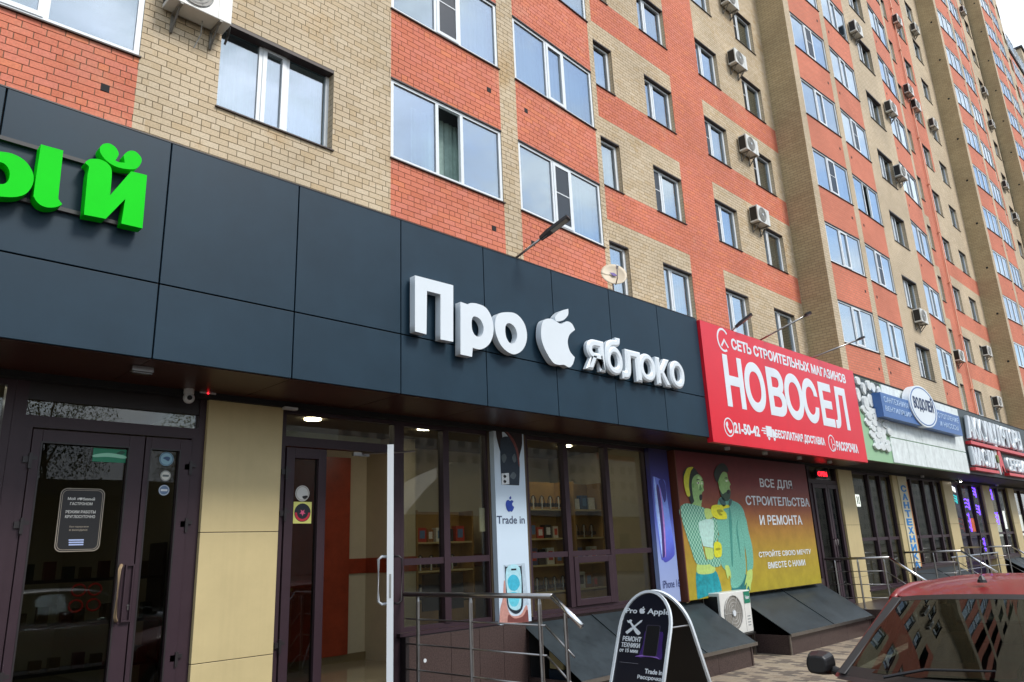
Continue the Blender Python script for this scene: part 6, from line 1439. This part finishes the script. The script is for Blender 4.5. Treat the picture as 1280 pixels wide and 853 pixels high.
    body = MB(); body.grid(rows); n = len(rows[0]); body.add(rows[0], [tuple(range(n))]); body.add(rows[-1], [tuple(range(n))])
    ob = body.build('body', paint, r, smooth=True, fix=True)
    # cowl, wipers, aerial, bumper, interior
    k_ = MB().grid([full([(x, y, z - .012) for x, y, z in cow]), full([(x + .10, y * 1.0, z - .03) for x, y, z in cow])]).build('cowl', M['blk'], r, smooth=True)
    for p0, p1, p2 in (((1.10, .22, 1.045), (1.00, .42, 1.09), (.87, .66, 1.125)), ((1.10, -.44, 1.045), (1.03, -.22, 1.09), (1.02, .14, 1.10))):
        MB().tube([p0, p1, p2], [.010, .009, .006], 6).build('wiper', M['blk'], r); 
    MB().tube([(-.12, 0, 1.515), (-.12, 0, 1.53), (-.13, 0, 1.56)], [.032, .028, .012], 10).build('aerial_base', M['blk'], r)
    MB().tube([(-.13, 0, 1.555), (-.42, 0, 1.80)], .004, 5).build('aerial', M['blk'], r)
    k_ = MB(); k_.hexa([(1.12, -.66, .80), (1.12, .66, .80), (.62, .68, .80), (.62, -.68, .80)], [(1.06, -.62, 1.0), (1.06, .62, 1.0), (.70, .62, .97), (.70, -.62, .97)]); ob = k_.build('dashboard', M['blk2'], r, fix=True); bevel(ob, .03)
    for y in (-.36, .36):
        k_ = MB(); k_.hexa([(-.05, y - .23, .60), (-.05, y + .23, .60), (.08, y + .23, .55), (.08, y - .23, .55)], [(-.32, y - .2, 1.17), (-.32, y + .2, 1.17), (-.20, y + .2, 1.17), (-.20, y - .2, 1.17)]); k_.box(-.06, .42, y - .24, y + .24, .48, .62); ob = k_.build('seat', M['blk2'], r, fix=True); bevel(ob, .03)
        ob = MB().box(-.33, -.22, y - .12, y + .12, 1.20, 1.36).build('head_rest', M['blk2'], r); bevel(ob, .03)
    ob = MB().box(-1.45, -1.3, -.6, .6, .6, 1.15).build('rear_seat', M['blk2'], r); bevel(ob, .03)
    MB().tube([(.62 + .05 * math.sin(t), .36 + .17 * math.cos(t), .98 + .16 * math.sin(t)) for t in [2 * math.pi * i / 16 for i in range(17)]], .013, 6).build('steering_wheel', M['blk'], r)
    MB().hexa([(.13, -.10, 1.36), (.13, .10, 1.36), (.15, .10, 1.36), (.15, -.10, 1.36)], [(.10, -.10, 1.42), (.10, .10, 1.42), (.12, .10, 1.42), (.12, -.10, 1.42)]).build('rear_view_mirror', M['blk'], r)
    MB().add([(.22, -.015, 1.28), (.22, .03, 1.28), (.22, .03, 1.325), (.22, -.015, 1.325)], [(0, 1, 2, 3)]).build('hanging_tag', flat('tag white', 230, 230, 230), r)
    MB().grid([[(x * .985, y * .93, z) for x, y, z in full(rr_)], [(x, y * .93, z) for x, y, z in full(rb_)]]).build('rear_glass', M['cglass'], r)
    return r
redp = mat('dark red car paint', (.20, .010, .011), .42, noise=.16, nscale=5, spec=.35, coat=.22, rvar=.08)
car = make_car('parked_car', redp, 'dark red hatchback parked in front of the shops, its roof and windscreen in view')
car.location = (6.11, 1.62, -.20); car.rotation_euler = (0, 0, math.atan2(-.116, -.993))
sil = mat('silver car paint', (.42, .43, .44), .3, metal=.6, coat=1)
sc2 = make_car('parked_car', sil, 'silver car parked across the road, seen only as a reflection in the grocery door')
sc2.location = (4.9, -2.9, -.18); sc2.rotation_euler = (0, 0, 0)

# ================================================================== ACROSS THE ROAD (seen in the glass)
def far_block(x0, x1, y0, y1, h, wallm, label, nf, step=3.1):
    t = Thing('apartment_block', ((x0 + x1) / 2, (y0 + y1) / 2, -.19), label, 'building')
    t.box('wall', (x0, x1, y0, y1, -.19, h), wallm); t.box('roof', (x0 - .3, x1 + .3, y0 - .3, y1 + .3, h, h + .5), M['roof'])
    m_ = MB()
    for f_ in range(nf):
        x = x0 + 1
        while x < x1 - 2: m_.box(x, x + 1.5, y1 - .02, y1 + .03, 1.4 + f_ * 2.9, 2.9 + f_ * 2.9); x += step
    o = t.part('window_rows', m_, flat('block window', 84, 88, 90)); o['kind'] = 'stuff'
    return t
far_block(58, 420, -95, -80, 42, flat('grey panel block', 150, 146, 138), 'grey panel block far across the road, mirrored in the shop glass', 13)
H = Thing('house', (42, -30, -.19), 'low house with a green pitched roof across the road, mirrored in the shop windows', 'house')
H.box('wall', (30, 56, -36, -26, -.19, 4.2), flat('house plaster', 130, 118, 96)); m_ = MB(); m_.add([(29, -37, 4.2), (57, -37, 4.2), (57, -25, 4.2), (29, -25, 4.2), (38, -31, 8.6), (48, -31, 8.6)], [(0, 1, 5, 4), (2, 3, 4, 5), (1, 2, 5), (3, 0, 4), (3, 2, 1, 0)]); H.part('roof', m_, flat('green roof', 40, 52, 44))
for x in range(32, 54, 5): H.box('window', (x, x + 1.4, -26, -25.95, 1.2, 2.8), M['joint'])
GR = Thing('garage', (9, -30, -.19), 'low dark brown garage row across the road, mirrored in the grocery doors', 'garage')
GR.box('wall', (1, 17, -33, -27, -.19, 5.2), flat('garage brick', 58, 44, 36)); GR.box('roof', (.6, 17.4, -33.4, -26.6, 5.2, 5.9), M['roof'])
for x in (2, 6, 10, 14): GR.box('gate', (x, x + 2.6, -26.99, -26.9, -.19, 2.6), M['lintel'])
def tree(x, y, h, seed, label):
    t = Thing('tree', (x, y, -.19), label, 'tree', 'trees across the road'); rn = random.Random(seed)
    m_ = MB(); m_.tube([(x, y, -.19), (x + .1, y, h * .35), (x, y + .1, h * .6)], [.22, .16, .08], 8)
    for i in range(8):
        a = rn.uniform(0, 6.28); z = h * rn.uniform(.3, .6); m_.tube([(x, y, z), (x + 1.4 * math.cos(a), y + 1.4 * math.sin(a), z + h * .25)], [.07, .02], 5)
    t.part('trunk', m_, flat('bark', 70, 58, 46)); c = MB()
    for i in range(9000):
        u = rn.gauss(0, 1); v = rn.gauss(0, 1); w_ = rn.gauss(0, 1); L_ = math.sqrt(u * u + v * v + w_ * w_); rr = rn.random() ** .4
        p = Vector((x + u / L_ * rr * h * .27, y + v / L_ * rr * h * .27, h * .66 + w_ / L_ * rr * h * .34)); s_ = rn.uniform(.05, .11)
        a = Vector((rn.uniform(-1, 1), rn.uniform(-1, 1), rn.uniform(-1, 1))).normalized(); b = a.cross(Vector((0, .3, 1))).normalized()
        c.add([p - a * s_, p + b * s_ * .6, p + a * s_, p - b * s_ * .6], [(0, 1, 2, 3)])
    t.part('crown', c, mat('leaves %d' % seed, (.05, .09, .025), .8, noise=.4, nscale=2))
for i, (x, y, h) in enumerate(((5, -36, 13), (12, -38, 15), (21, -36, 13), (27, -42, 15))): tree(x, y, h, i + 5, 'leafy tree across the road, %s' % ['nearest the silver car', 'second and tallest of the four', 'third of the four and lowest', 'last of the four, towards the green roofed house'][i])
